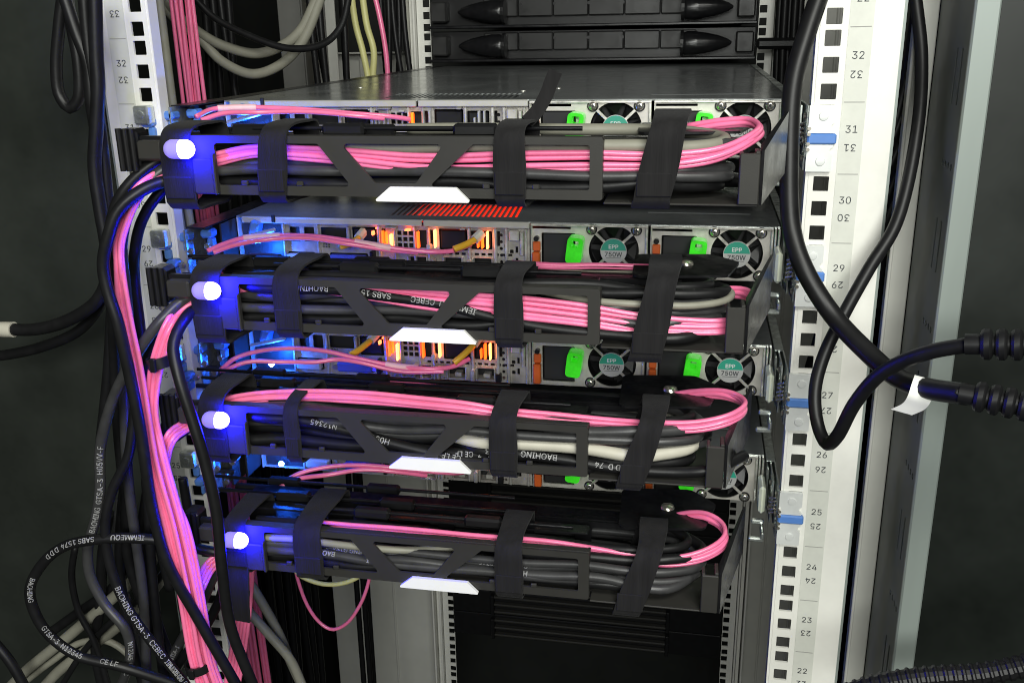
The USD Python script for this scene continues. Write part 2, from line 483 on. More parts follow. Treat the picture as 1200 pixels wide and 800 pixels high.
def blank(k, label):
    t = thing('blanking_panel', label, 'blanking panel', (0, 0.712, k * U))
    obj('plate', cb(-0.222, 0.222, 0.010, 0.016, -0.0215, 0.0215, 0.001), 'black_plastic', t)
    for o in (-0.012, 0.002, 0.016):
        obj('rib', cb(-0.150, 0.135, 0.000, 0.010, o - 0.002, o + 0.002, 0.0012), 'arm_metal', t)
    for x in (-0.152, 0.137):
        obj('end_cap', cb(x - 0.003, x + 0.003, -0.002, 0.010, -0.019, 0.019, 0.001), 'black_plastic', t)
    return t


words = ['first', 'second', 'third', 'fourth', 'fifth', 'sixth', 'seventh', 'eighth', 'ninth', 'tenth']
for i, k in enumerate(range(-8, -17, -1)):
    blank(k, f'black ribbed blanking panel below the servers, {words[i]} from the top')

# ------------------------------------------------------------------ the servers
YR = 0.059                                                            # rear face of the chassis
XL, XR = -0.2034, 0.2144
def psu(server, x0):
    H = 0.0195
    fx = x0 + 0.0622
    face = sbox(x0, -H, x0 + 0.0872, H).difference(Point(fx, 0).buffer(0.0186, quad_segs=10)).difference(rr(x0 + 0.008, x0 + 0.0335, -0.0165, 0.0125, 0.001)).difference(sbox(x0 + 0.0012, 0.0155, x0 + 0.030, 0.0172))
    p = obj('power_supply', pl_xz(face, 0.0, 0.0012), 'rear_steel', server)
    obj('hem', [cb(x0, x0 + 0.0872, -0.0022, 0.0, H - 0.0016, H, 0.0003), cb(x0 + 0.0855, x0 + 0.0872, -0.0030, 0.0, -H, H - 0.0017, 0.0003), cb(x0, x0 + 0.0010, -0.0022, 0, -H, H - .0017, .0003)], 'bright_steel', p)
    obj('fan_well', [lathe([(0, 0), (0.0192, 0), (0.0192, 0.001), (0, 0.001)], (0, -1, 0), (fx, 0.016, 0), 28)], 'void', p)
    obj('fan_shroud', lathe([(0.0186, 0.0), (0.0196, 0.0), (0.0196, 0.014), (0.0186, 0.014), (0.0186, 0.0)], (0, -1, 0), (fx, 0.0155, 0), 28), 'black_plastic', p)
    blades = []
    for i in range(7):
        a0 = i * 2 * math.pi / 7
        c = np.array([[0.009, -0.25, 0.006], [0.0175, -0.45, 0.004], [0.0175, 0.30, 0.010], [0.009, 0.25, 0.010]])
        v = [(fx + r * math.cos(a0 + a), y, r * math.sin(a0 + a)) for r, a, y in c] + [(fx + r * math.cos(a0 + a), y + 0.0008, r * math.sin(a0 + a)) for r, a, y in c]
        blades.append(trimesh.Trimesh(v, [(0, 1, 2), (0, 2, 3), (4, 6, 5), (4, 7, 6), (0, 4, 5), (0, 5, 1), (1, 5, 6), (1, 6, 2), (2, 6, 7), (2, 7, 3), (3, 7, 4), (3, 4, 0)]))
    obj('fan_blade', blades, 'black_plastic', p)
    for sx in (-1, 1):
        for sz in (-1, 1):
            q = np.array([sx * 0.0165, 0, sz * 0.0158]); u = q / np.linalg.norm(q)
            obj('guard_spoke', cb(-0.0011, 0.0011, -0.0012, -0.0002, 0.0088, 0.0215, 0.0003).apply_transform(trimesh.transformations.translation_matrix((fx, 0, 0)) @ trimesh.geometry.align_vectors([0, 0, 1], u)), 'bright_steel', p)
            obj('screw_boss', cyl((fx + q[0], -0.0012, q[2]), (fx + q[0], 0.0, q[2]), 0.0041, 18), 'black_plastic', p)
            s = lathe([(0, -0.0004), (0.0032, -0.0004), (0.0031, 0.0008), (0.0022, 0.0017), (0.0012, 0.0018), (0.0, 0.0009)], (0, -1, 0), (fx + q[0], -0.0015, q[2]), 16)
            obj('screw', s, 'screw', p, smooth=40)
            a = random.random() * 1.5
            obj('screw_recess', [cb(-0.0016, 0.0016, -0.0037, -0.0031, -0.0003, 0.0003, 0.0001).apply_transform(trimesh.transformations.translation_matrix((fx + q[0], 0, q[2])) @ trimesh.transformations.rotation_matrix(a + w, (0, 1, 0))) for w in (0, math.pi / 2)], 'ink', p)
    hub = Point(fx, 0).buffer(0.0097, quad_segs=10)
    green = hub.buffer(-0.0004).intersection(sbox(fx - 0.02, 0.0008, fx + 0.02, 0.02))
    obj('fan_hub', pl_xz(hub, -0.0024, 0.0020), 'hub_silver', p)
    obj('hub_badge', pl_xz(green, -0.0027, 0.0003), 'hub_green', p)
    obj('hub_lettering', txt_xz('EPP', 0.0029, fx, -0.0027, 0.0036, bold=True), 'print_white', p)
    obj('hub_lettering', [txt_xz('750W', 0.0033, fx, -0.0024, -0.0022, bold=True), bx(fx - 0.0055, fx + 0.0055, -0.0026, -0.0024, -0.0051, -0.0048)], 'ink', p)
    obj('socket', [cb(x0 + 0.0085, x0 + 0.0335, 0.001, 0.012, -0.0163, 0.0123, 0.001)], 'void', p)
    hx = x0 + 0.0345
    h = rr(-0.0058, 0.0058, -0.0110, 0.0085, 0.003)
    hm = pl_xz(h.difference(rr(-0.0026, 0.0026, 0.001, 0.0062, 0.001)), -0.0145, 0.0125)
    hm.apply_transform(trimesh.transformations.rotation_matrix(0.12, (0, 1, 0))); hm.apply_translation((hx, 0, 0.0035))
    obj('handle', hm, 'green_lit', p, smooth=30)
    obj('release_latch', [cb(x0 + 0.0016, x0 + 0.0074, -0.0065, -0.0002, -0.0175, -0.0015, 0.0008), cb(x0 + .0016, x0 + .0074, -.0025, -.0002, -0.0012, .006, .0006)], 'orange_plastic', p)
    obj('latch_stop', cyl((x0 + 0.0045, -0.0045, 0.0085), (x0 + 0.0045, 0.0, 0.0085), 0.002, 10), 'black_plastic', p)


def make_server(lit):
    t = thing('rack_server', '', 'server', (0, YR, 4 * U), 0, 'servers with green power supply handles stacked in the rack')
    # lid with slanted vent slots
    slots = []
    for i in range(24):
        x = -0.081 + i * 0.0043
        slots.append(Polygon([(x, 0.016), (x + 0.0024, 0.016), (x - 0.0021, 0.070), (x - 0.0045, 0.070)]))
    lid = sbox(XL, 0.0, XR, 0.330).difference(unary_union(slots)).difference(rr(0.118, 0.196, 0.045, 0.0485, 0.001))
    obj('top_cover', pl_xy(lid, 0.0193, 0.0012), 'cover_steel', t)
    obj('front_cover', cb(XL, XR, 0.3315, 0.690, 0.0190, 0.0204, 0.0004), 'cover_steel', t)
    obj('cover_screw', [cyl((x, y, 0.0205), (x, y, 0.0209), 0.0022, 12) for x, y in ((0.012, 0.095), (0.030, 0.105), (0.036, 0.130), (-0.15, 0.16))], 'bright_steel', t)
    obj('chassis', cb(XL, XR, 0.018, 0.690, -0.0206, 0.0060, 0.001), 'chassis_dark', t)
    obj('side_wall', bx(XL, XL + 0.001, 0.0, 0.690, -0.0206, 0.0193), 'rear_steel', t)
    obj('side_wall', bx(XR - 0.001, XR, 0.0, 0.690, -0.0206, 0.0193), 'rear_steel', t)
    obj('floor', bx(XL + .001, XR - .001, 0.002, 0.018, -0.0206, -0.0198), 'rear_steel', t)
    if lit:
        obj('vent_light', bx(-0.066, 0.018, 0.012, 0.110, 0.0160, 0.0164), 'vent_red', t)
    obj('cover_lip', [cb(-0.198, -0.0505, -0.003, 0.0, 0.0155, 0.0203, 0.0006)], 'cover_lip', t)
    obj('cover_lip', [cb(-0.0490, 0.0330, -0.003, 0.0, 0.0155, 0.0203, 0.0006)], 'cover_lip', t)
    obj('lip_catch', cb(-0.1720, -0.1690, -0.0045, -0.003, 0.0165, 0.0225, 0.0005), 'void', t)
    # rear bulkhead of slots and ports
    cut = [rr(-0.108, -0.088, -0.003, 0.0135, .001), rr(-0.038, -0.016, -0.003, 0.0135, .001), rr(-0.013, 0.0035, -0.002, 0.0125, .001),
           rr(-0.056, -0.048, -0.002, 0.012, .0006), rr(-0.134, -0.112, 0.002, 0.0125, .0006)]
    for i in range(3):
        for j in range(3):
            cut.append(rr(-0.0715 + i * 0.0046, -0.0680 + i * 0.0046, -0.0020 + j * 0.0048, 0.0015 + j * 0.0048, 0.0004))
    for i in range(14):
        cut.append(sbox(-0.052 + i * 0.0052, -0.0068, -0.0487 + i * 0.0052, -0.0048))
    for j in range(6):
        cut += [Point(0.0105, -0.0165 + j * 0.0052).buffer(0.0013, quad_segs=3)]
    for j in range(3):
        cut += [sbox(0.0215, -0.013 + j * 0.009, 0.0235, -0.008 + j * 0.009)]
    for x in (-0.034, -0.0105, -0.062):
        cut.append(rr(x, x + 0.0135, -0.0185, -0.0085, 0.0005))
    for x in (-0.160, -0.148):
        cut.append(rr(x, x + 0.0085, 0.001, 0.0125, 0.0005))
    cut.append(rr(-0.128, -0.096, -0.0175, -0.0075, 0.0015))
    cut.append(rr(-0.163, -0.140, -0.0175, -0.0075, 0.0015))
    for i in range(3):
        for j in range(3):
            cut.append(sbox(-0.1330 + i * 0.0022, -0.0035 + j * 0.0018, -0.1316 + i * 0.0022, -0.0024 + j * 0.0018))
    for i in range(16):
        cut.append(sbox(-0.086 + i * 0.0033, -0.0196 + (i % 2) * .0004, -0.0838 + i * 0.0033, -0.0187))
    for i in range(5):
        cut.append(rr(0.0130 + (i % 2) * .0042, 0.0158 + (i % 2) * .0042, -0.0170 + i * .0042, -0.0142 + i * .0042, .0004))
    for x in (-0.0840, -0.0460, 0.0065):
        cut.append(rr(x, x + .0032, .0010, .0125, .0005))
    plate = sbox(-0.165, -0.0200, 0.0325, 0.0152).difference(unary_union(cut))
    b = obj('rear_panel', pl_xz(plate, 0.0015, 0.0012), 'slot_steel', t)
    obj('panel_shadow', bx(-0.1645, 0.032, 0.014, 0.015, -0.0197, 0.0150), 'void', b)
    for x, z0, z1, w in ((-0.108, -0.003, 0.0135, .02), (-0.038, -0.003, .0135, .022), (-0.013, -.002, .0125, .0165)):
        obj('module', cb(x + .0012, x + w - .0012, 0.0010, 0.013, z0 + .0012, z1 - .0012, 0.0008), 'black_plastic', b)
    for x in (-0.034, -0.0105, -0.062):
        obj('network_port', [cb(x - .0012, x - .0002, -.002, .0014, -.019, -.0078, .0003), cb(x + .0137, x + .0147, -.002, .0014, -.019, -.0078, .0003), cb(x - .0002, x + .0137, -.002, .0014, -.0083, -.0076, .0003), cb(x + .004, x + .0095, .003, .010, -.018, -.0145, .0003)], 'bright_steel', b)
    obj('display_port', [cb(-0.1270, -0.0970, -0.004, 0.002, -0.0165, -0.0085, 0.0012)], 'vga_blue', b)
    obj('display_port', [cb(-0.1620, -0.1410, -0.004, 0.002, -0.0165, -0.0085, 0.0012)], 'hub_silver', b)
    for x in (-0.1285, -0.0955):
        obj('port_screw', cyl((x, -0.004, -0.0125), (x, 0.002, -0.0125), 0.0022, 8), 'screw', b)
    for x, w in ((-0.1362, .0018), (-0.0865, .0020), (-0.0735, .0016), (-0.0577, .0016), (-0.0465, .0016), (-0.0145, .0018), (0.0055, .0022), (0.0140, .0022), (0.0290, .002), (-0.165, .0018)):
        obj('bracket', cb(x, x + w, -0.0022, 0.0015, -0.0195, 0.0150, 0.0004), 'bright_steel', b)
    for x0, x1, z0, z1, d, m in ((-.0925, -.0895, -.0165, -.0045, .006, 'black_plastic'), (-.0430, -.0405, -.0185, -.0095, .005, 'slot_steel'), (-.0150, -.0120, -.0185, -.0090, .005, 'bright_steel'), (.0050, .0090, -.0190, -.0120, .004, 'black_plastic'), (-.0470, -.0440, -.0030, .0020, .004, 'hub_silver'),
                                 (-.1110, -.1085, -.0030, .0140, .004, 'slot_steel'), (-.0200, -.0160, .0138, .0150, .005, 'bright_steel'), (-.0800, -.0700, .0138, .0150, .005, 'slot_steel'), (.0260, .0285, -.0050, .0130, .0035, 'bright_steel'), (-.0610, -.0480, -.0192, -.0186, .004, 'bright_steel')):
        obj('fitting', cb(x0, x1, -d, .0014, z0, z1, .0005), m, b)
    obj('latch_plate', cb(0.0175, 0.0250, -0.0040, 0.0015, 0.0060, 0.0140, 0.0008), 'rear_steel', b)
    # lit indicators
    for nm, x, z, w, h in (('led_red', -0.0900, 0.0095, .0022, .0035), ('led_red', -0.0870, 0.0135, .0012, .0012), ('led_orange', -0.0822, 0.005, .0016, .013), ('led_orange', -0.0795, 0.006, .0012, .010), ('led_amber', -0.0757, 0.002, .0015, .014), ('led_orange', -0.0540, 0.005, .0020, .013), ('led_red', -0.0620, 0.0125, .0045, .0016), ('led_amber', -0.0405, 0.0062, .0015, .014), ('led_orange', -0.0035, 0.006, .0018, .013), ('led_orange', -0.0068, 0.004, .0014, .008), ('led_amber', 0.0005, 0.006, .0015, .0135)):
        if not lit and (nm, x) != ('led_orange', -0.0540):
            nm = 'hub_silver'
        obj('status_light', cb(x - w / 2, x + w / 2, -0.0032, 0.0008, z - h / 2, z + h / 2, min(w, h) * .3), nm, b)
    obj('identity_light', trimesh.creation.icosphere(2, 0.0023).apply_translation((-0.179, -0.014, -0.009)), 'led_id', b, smooth=True)
    # dark left corner of the rear with the cable lever
    obj('corner_block', cb(-0.2015, -0.1660, 0.004, 0.017, -0.0200, 0.0150, 0.001), 'chassis_dark', t)
    obj('lever', [cb(-0.198, -0.166, -0.012, -0.009, 0.0075, 0.0105, 0.0008).apply_transform(trimesh.transformations.rotation_matrix(-0.24, (0, 1, 0), (-0.18, 0, 0.009)))], 'bright_steel', t)
    obj('blue_tab', cb(-0.1900, -0.1825, -0.008, 0.003, 0.006, 0.018, 0.0015).apply_transform(trimesh.transformations.rotation_matrix(0.3, (0, 1, 0), (-0.186, 0, 0.012))), 'blue_plastic', t)
    psu(t, 0.0338); psu(t, 0.1228)
    obj('side_hem', [cb(0.2105, 0.2120, -0.004, 0.0, -0.019, 0.0195, .0003), cb(0.2128, 0.2144, -0.006, 0.0, -0.012, 0.0195, .0003)], 'bright_steel', t)
    return t


server0 = make_server(False)
meta(server0, label='top rack server with its dark glossy lid showing below the black trays')
SL = {2: 'second server from the top, with the red glowing lid vents', 0: 'third server from the top, between the second and third cable arms', -2: 'lowest server, mostly hidden above the bottom cable arm'}
server1 = make_server(True)
server1.GetAttribute('xformOp:translate').Set(Gf.Vec3d(0, YR, 2 * U))
meta(server1, label=SL[2])
for k in (0, -2):
    dup(server1, (0, YR, k * U), 0, SL[k])

# ------------------------------------------------------------------ slide rails
def make_right_slide():
    t = thing('slide_rail', '', 'slide rail', (0, 0, 4 * U), 0, 'zinc slide rails on the right of the servers')
    def web(x, y0, z0, z1, th, seed):
        r = random.Random(seed); c = []
        for i in range(4):
            yy = y0 + 0.006 + i * 0.014; zz = z0 + (z1 - z0) * r.uniform(.2, .8)
            c.append(rr(yy, yy + r.uniform(.004, .008), zz - .004, zz + .004, .001))
        poly = sbox(y0, z0, 0.70, z1).difference(unary_union(c)).difference(sbox(y0 - .001, z0 - .001, y0 + r.uniform(.004, .012), z0 + (z1 - z0) * r.uniform(.15, .4)))
        return pl_yz(poly, x, th)
    obj('inner_member', web(0.2160, 0.040, -0.019, 0.017, 0.0010, 1), 'zinc', t)
    obj('middle_member', web(0.2184, 0.018, -0.020, 0.019, 0.0010, 2), 'zinc', t)
    obj('outer_member', web(0.2212, 0.002, -0.021, 0.020, 0.0010, 3), 'zinc', t)
    obj('rail_lip', [cb(0.2155, 0.2225, 0.050, 0.70, 0.0190, 0.0202, .0004), cb(0.2180, 0.2225, 0.045, 0.70, -0.0222, -0.0211, .0004)], 'zinc', t)
    obj('hook', [cb(0.2060, 0.2150, 0.030, 0.034, -0.024, -0.0205, .0008), cb(0.2125, 0.2150, 0.018, 0.034, -0.030, -0.0245, .0008), cb(0.2040, 0.2150, 0.020, 0.024, -0.0335, -0.0303, .0008)], 'zinc', t)
    obj('clip', cb(0.2100, 0.2148, 0.026, 0.050, -0.013, 0.009, 0.0018), 'clear_clip', t)
    obj('rivet', [lathe([(0, 0), (.0022, 0), (.0018, .0012), (0, .0015)], (-1, 0, 0), (x, y, z), 10) for x, y, z in ((.2183, .030, .012), (.2183, .035, -.012), (.2211, .010, .013), (.2211, .012, -.014), (.2211, .008, -.002))], 'screw', t)
    obj('spring', [cyl((0.2168, 0.016 + .0, z), (0.2205, 0.013, z + .002), .0009, 8) for z in (-.006, -.003, 0, .003, .006)], 'screw', t)
    # bracket that clamps on the white rail
    brk = sbox(0.2218, -0.0205, 0.2375, 0.0205).difference(Point(0.2378, 0.0075).buffer(0.0022)).difference(Point(0.2378, -0.0075).buffer(0.0022)).difference(sbox(.2215, -.0035, .2385, .0035)).buffer(-.0004).buffer(.0004)
    obj('bracket', pl_xz(brk, -0.0034, 0.0030), 'bracket_white', t)
    obj('bracket_boss', [lathe([(0, 0), (.0030, 0), (.0026, .0008), (0, .0010)], (0, -1, 0), (0.2305, -0.0034, z), 14) for z in (-.0140, .0140)], 'bracket_white', t, smooth=40)
    obj('release_tab', cb(0.2215, 0.2392, -0.0050, -0.0006, -0.0033, 0.0033, 0.001), 'blue_plastic', t)
    obj('pin', [cyl((0.2222, -0.006, z), (0.2222, -0.0036, z), .0012, 8) for z in (-.0065, -.0030, .003, .0065)], 'screw', t)
    return t


def make_left_slide():
    t = thing('slide_rail', '', 'slide rail', (0, 0, 4 * U), 0, 'dark slide rails with blue tabs on the left of the servers')
    obj('inner_member', bx(-0.2062, -0.2048, 0.035, 0.70, -0.018, 0.0185), 'arm_metal', t)
    obj('middle_member', bx(-0.2120, -0.2106, 0.020, 0.70, -0.019, 0.0190), 'arm_metal', t)
    obj('outer_member', bx(-0.2190, -0.2176, 0.004, 0.72, -0.020, 0.0195), 'zinc', t)
    obj('top_strip', cb(-0.2205, -0.2045, 0.010, 0.72, 0.0196, 0.0206, .0004), 'arm_gloss', t)
    for x0, x1, y, z in ((-0.2365, -0.2270, -0.006, 0.0065), (-0.2260, -0.2165, 0.004, 0.0105), (-0.2130, -0.2040, 0.016, 0.0110), (-0.2290, -0.2215, -0.010, -0.0070)):
        obj('blue_tab', [cb(x0, x1, y, y + 0.012, z, z + 0.0062, 0.0016), cb(x0 + .004, x1 - .0005, y + .002, y + .010, z - .008, z - .0003, .0012)], 'blue_plastic', t)
    obj('bracket', cb(-0.2385, -0.2268, -0.0105, -0.0006, 0.0085, 0.0215, 0.0012), 'zinc', t)
    obj('bracket_boss', lathe([(0, 0), (.0030, 0), (.0026, .0008), (0, .0010)], (0, -1, 0), (-0.2327, -0.0105, 0.0155), 14), 'zinc', t, smooth=40)
    obj('bolt', [lathe([(0, 0), (.0026, 0), (.0022, .0016), (0, .002)], (0, -1, 0), (x, y, z), 12) for x, y, z in ((-.2140, .003, .004), (-.2080, .006, -.004), (-.2200, -.001, -.006), (-.2050, .012, .006), (-.2100, .008, -.010))], 'screw', t, smooth=40)
    obj('cross_bar', [cb(-0.2235, -0.204, 0.001, 0.004, -0.016, -0.0125, .0006), cb(-.2195, -.204, .010, .014, -.004, -.001, .0006)], 'chassis_dark', t)
    return t


ORD = {4: 'top', 2: 'second', 0: 'third', -2: 'lowest'}
r0 = make_right_slide(); meta(r0, label='zinc slide rail right of the top server, bracket at rail mark 31')
l0 = make_left_slide(); meta(l0, label='dark slide rail with blue tabs left of the top server')
for k, nn in ((2, 29), (0, 27), (-2, 25)):
    dup(r0, (0, 0, k * U), 0, f'zinc slide rail right of the {ORD[k]} server, bracket at rail mark {nn}')
    dup(l0, (0, 0, k * U), 0, f'dark slide rail with blue tabs left of the {ORD[k]} server')

# ------------------------------------------------------------------ cable management arms
ARMS = {4: (0.000, -0.120, -0.0005), 2: (-0.002, -0.105, 0.0005), 0: (-0.009, -0.100, 0.0010), -2: (-0.008, -0.095, -0.0010)}


def arm_at(k):
    dx, y, dz = ARMS[k]
    return np.array([dx, y, k * U + dz])


def rpoly(pts, r):
    return Polygon(pts).buffer(-r).buffer(r, quad_segs=4)


def make_arm():
    t = thing('cable_management_arm', '', 'cable arm', arm_at(4), 0, 'black cable management arms across the server backs')
    zt, zb = 0.0135, -0.0205
    out = rpoly([(-0.143, zb), (0.1045, zb), (0.1045, zt), (-0.143, zt)], 0.0015)
    A = rpoly([(-0.121, -0.0150), (-0.0385, -0.0150), (-0.0575, 0.0092), (-0.121, 0.0092)], 0.0018)
    B = rpoly([(-0.0440, 0.0092), (0.0165, 0.0092), (-0.0005, -0.0125), (-0.0245, -0.0125)], 0.0018)
    Cc = rpoly([(0.0330, 0.0092), (0.0975, 0.0092), (0.0975, -0.0150), (0.0040, -0.0150), (0.0090, -0.0125)], 0.0016)
    obj('front_panel', pl_xz(out.difference(unary_union([A, B, Cc])), 0.0, 0.0018), 'arm_metal', t)
    obj('panel_flange', [cb(-0.143, 0.1045, 0.0020, 0.0080, zt - 0.0016, zt, .0005), cb(-0.143, 0.1045, 0.0020, 0.040, zb, zb + 0.0016, .0005), cb(0.1027, 0.1045, 0.0020, 0.012, zb + .0018, zt - .0018, .0004)], 'arm_metal', t)
    obj('slot_lug', [cb(x - 0.002, x + 0.002, -0.0006, 0.0016, -0.0150, -0.0122, .0005) for x in (-0.104, -0.070, 0.040, 0.068)], 'arm_metal', t)
    obj('pull_tab', pl_xz(rpoly([(-0.0250, -0.0225), (0.0318, -0.0225), (0.0235, -0.0142), (-0.0150, -0.0142)], .0008), -0.0030, 0.0024), 'tag_white', t)
    # inner half of the folded arm, with bright rods along its top
    inner = pl_xz(sbox(-0.160, -0.018, 0.150, 0.0062).difference(unary_union([rr(-0.15 + i * .05, -.112 + i * .05, -.012, .002, .003) for i in range(6)])), 0.056, 0.0016)
    obj('inner_panel', inner, 'arm_gloss', t)
    obj('inner_cover', [cb(-0.160, 0.128, 0.058, 0.074, 0.0050, 0.0066, .0005), cb(-0.150, 0.10, 0.034, 0.046, 0.0075, 0.0090, .0005)], 'arm_gloss', t)
    obj('inner_floor', cb(-0.160, 0.165, 0.042, 0.098, -0.0200, -0.0182, .0005), 'arm_gloss', t)
    for y, z, x0, x1 in ((0.050, 0.0125, -0.178, 0.060), (0.083, 0.0060, -0.200, 0.040), (0.030, 0.0150, -0.110, 0.090)):
        obj('rod', cyl((x0, y, z), (x1, y, z), 0.0013, 10), 'arm_gloss', t, smooth=40)
        obj('rod_grip', [cb(x, x + 0.026, y - .004, y + .004, z - .0045, z + .0028, .0016) for x in (x0 + .045, x0 + .125)], 'black_plastic', t)
    # hinge at the left
    obj('hinge', [cb(-0.1720, -0.1440, 0.006, 0.010, -0.0010, zt - 0.001, .0008), cb(-0.1850, -0.1725, 0.004, 0.020, -0.0075, 0.0165, 0.0025)], 'arm_gloss', t)
    obj('hinge_pad', cb(-0.1690, -0.1530, -0.0030, 0.0055, -0.0010, 0.0105, 0.0014), 'arm_metal', t)
    obj('hinge_pin', [cyl((x, 0.0035, -0.0080), (x, 0.0035, 0.0170), 0.0018, 12) for x in (-0.1830, -0.1788, -0.1746)], 'black_plastic', t)
    obj('hinge_screw', lathe([(0, 0), (.0035, 0), (.0035, .003), (.002, .0042), (0, .0042)], (0, 0, -1), (-0.1780, 0.008, -0.0085), 12), 'screw', t)
    # lamp at the left end
    c = spline([(-0.1405, -0.007, 0.0072), (-0.1300, -0.007, 0.0072)], 0.002)
    cap = trimesh.creation.capsule(height=0.0072, radius=0.0056, count=[16, 16]); cap.apply_transform(trimesh.geometry.align_vectors([0, 0, 1], [1, 0, 0])); cap.apply_translation((-0.1375, -0.0095, 0.0068))
    core = trimesh.intersections.slice_mesh_plane(cap, [1, 0, 0], [-0.1362, 0, 0], cap=False)
    shell = trimesh.intersections.slice_mesh_plane(cap, [-1, 0, 0], [-0.1362, 0, 0], cap=False)
    obj('lamp', core, 'led_blue', t, smooth=True)
    obj('lamp_housing', shell, 'led_housing', t, smooth=True)
    obj('lamp_bracket', [cb(-0.1345, -0.1215, -0.0030, -0.0002, -0.0200, 0.0005, .0008), cb(-0.1215, -0.1195, -0.0045, -0.0002, -0.0200, 0.0035, .0006)], 'arm_metal', t)
    # basket end at the right
    obj('end_bracket', [cb(0.1765, 0.1870, -0.0010, 0.0010, -0.0215, 0.0055, .0005), cb(0.1765, 0.1785, 0.0012, 0.010, -0.0215, 0.0055, .0004), cb(0.1845, 0.1870, 0.0012, 0.014, -0.0215, 0.0065, .0004), cb(0.105, 0.1870, 0.0012, 0.060, -0.0228, -0.0216, .0004)], 'arm_metal', t)
    v = np.array([(0.1872, 0.0, -0.0215), (0.1872, 0.0, 0.0070), (0.2035, 0.066, -0.014), (0.2035, 0.066, 0.0215), (0.1872, 0.010, 0.0085)])
    v2 = v + [0.0016, -0.0004, 0]
    obj('end_plate', trimesh.Trimesh(np.vstack([v, v2])).convex_hull, 'arm_gloss', t)
    obj('hinge_plate', pl_xy(rpoly([(0.120, 0.040), (0.178, 0.048), (0.186, 0.085), (0.168, 0.105), (0.118, 0.100)], .006), 0.0105, 0.0016), 'arm_gloss', t)
    obj('pivot_screw', [lathe([(0, 0), (.0050, 0), (.0044, .0016), (.002, .0024), (0, .0025)], (0, 0, 1), (0.152, 0.074, 0.0122), 16)], 'screw', t, smooth=40)
    return t


arm0 = make_arm(); meta(arm0, label='black cable arm hanging behind the top server, blue lamp at its left end')
AL = {2: 'black cable arm behind the second server, just below the orange port lights', 0: 'black cable arm with ivory cable inside, behind the third server', -2: 'lowest black cable arm above the light grey plate'}
for k in (2, 0, -2):
    dup(arm0, arm_at(k), 0, AL[k])

# ------------------------------------------------------------------ hook and loop straps
def band(pts, w, th=0.0014, axis=(1, 0, 0), skew=0.0):
    """flat band of width w along x following a closed outline in y, z; skew shifts x with height"""
    p = np.asarray(pts, float); p = spline(np.vstack([p, p[:1]]), 0.002)[:-1]
    path = np.stack([skew * (p[:, 1] - p[:, 1].min()), p[:, 0], p[:, 1]], 1)
    n = len(path)
    T = np.roll(path, -1, 0) - np.roll(path, 1, 0); T[:, 0] = 0; T /= np.linalg.norm(T, axis=1)[:, None]
    N = np.stack([np.zeros(n), -T[:, 2], T[:, 1]], 1)
    wob = 0.0006 * np.sin(np.arange(n) * 0.21)
    ring = []
    for i in range(n):
        c = path[i]; x = np.array([1.0, 0, 0])
        ww = w / 2 + wob[i]
        ring.append([c - x * ww + N[i] * th / 2, c + x * ww + N[i] * th / 2, c + x * ww - N[i] * th / 2, c - x * ww - N[i] * th / 2])
    V = np.array(ring).reshape(-1, 3); F = []
    for i in range(n):
        j = (i + 1) % n
        for k in range(4):
            l = (k + 1) % 4
            F += [(i * 4 + k, i * 4 + l, j * 4 + l), (i * 4 + k, j * 4 + l, j * 4 + k)]
    m = trimesh.Trimesh(V, F, process=False); m.fix_normals(); return m


def strap(k, x, w, label, depth=0.044, z0=-0.0240, z1=0.0175, skew=0.0, tail=None, y0=-0.0030, tail_w=None):
    o = arm_at(k)
    pts = [(y0, z0 + .004), (y0, (z0 + z1) / 2), (y0, z1 - .006), (y0 + .005, z1), (depth * .6, z1 + .002), (depth, z1 - .001), (depth + .003, z0 + .010), (depth - .004, z0), (depth * .4, z0 - .0008), (y0 + .004, z0)]
    t = thing('cable_strap', label, 'strap', o + [x, 0, 0], 0, None)
    obj('band', band(pts, w, skew=skew), 'strap', t, smooth=50)
    # stitched-on overlap flap
    obj('flap', cb(-w / 2 + .0004 + skew * .012, w / 2 - .0004 + skew * .012, y0 - .0021, y0 - .0009, z0 + .0065, z0 + .019, .0004), 'strap', t)
    if tail is not None:
        pa = spline(np.asarray(tail, float), .003)
        obj('loose_tail', sweep(pa, np.array([(-.0007, -.5), (.0007, -.5), (.0007, .5), (-.0007, .5)]) * [1.4, tail_w or w], up=(0, -1, 0)), 'strap', t, smooth=50)


AN = {4: 'top', 2: 'second', 0: 'third', -2: 'lowest'}
# straps round each arm: lamp end, left middle, right middle, right end
strap(4, -0.1440, 0.019, 'wide black strap left of the blue lamp on the top cable arm', z0=-.0290, z1=.0165, y0=-.0022)
strap(4, -0.0865, 0.0165, 'black strap over the left opening of the top cable arm', skew=.10)
strap(4, 0.0540, 0.0170, 'black strap with a standing loose tail on the top cable arm', tail=[(0.004, .030, .0185), (.009, .034, .024), (.014, .038, .033), (.0165, .040, .040), (.019, .041, .046)], tail_w=.008)
strap(4, 0.1300, 0.0195, 'slanted black strap at the right end of the top cable arm', skew=.20, z1=.0215, y0=-.001, depth=.06)
strap(2, -0.1420, 0.020, 'wide black strap left of the blue lamp on the second cable arm', z0=-.0300, z1=.0165, y0=-.0022)
strap(2, -0.0880, 0.0165, 'black strap over the left opening of the second cable arm', depth=.05)
strap(2, 0.0510, 0.0165, 'black strap over the pink cables in the middle of the second cable arm')
strap(2, 0.1305, 0.0185, 'slanted black strap at the right end of the second cable arm', skew=.18, z0=-.030, z1=.0215, y0=-.001, depth=.055)
strap(0, -0.1440, 0.018, 'wide black strap left of the blue lamp on the third cable arm', z0=-.0280, z1=.0190, y0=-.0022)
strap(0, -0.0880, 0.0100, 'narrow black strap over the left opening of the third cable arm')
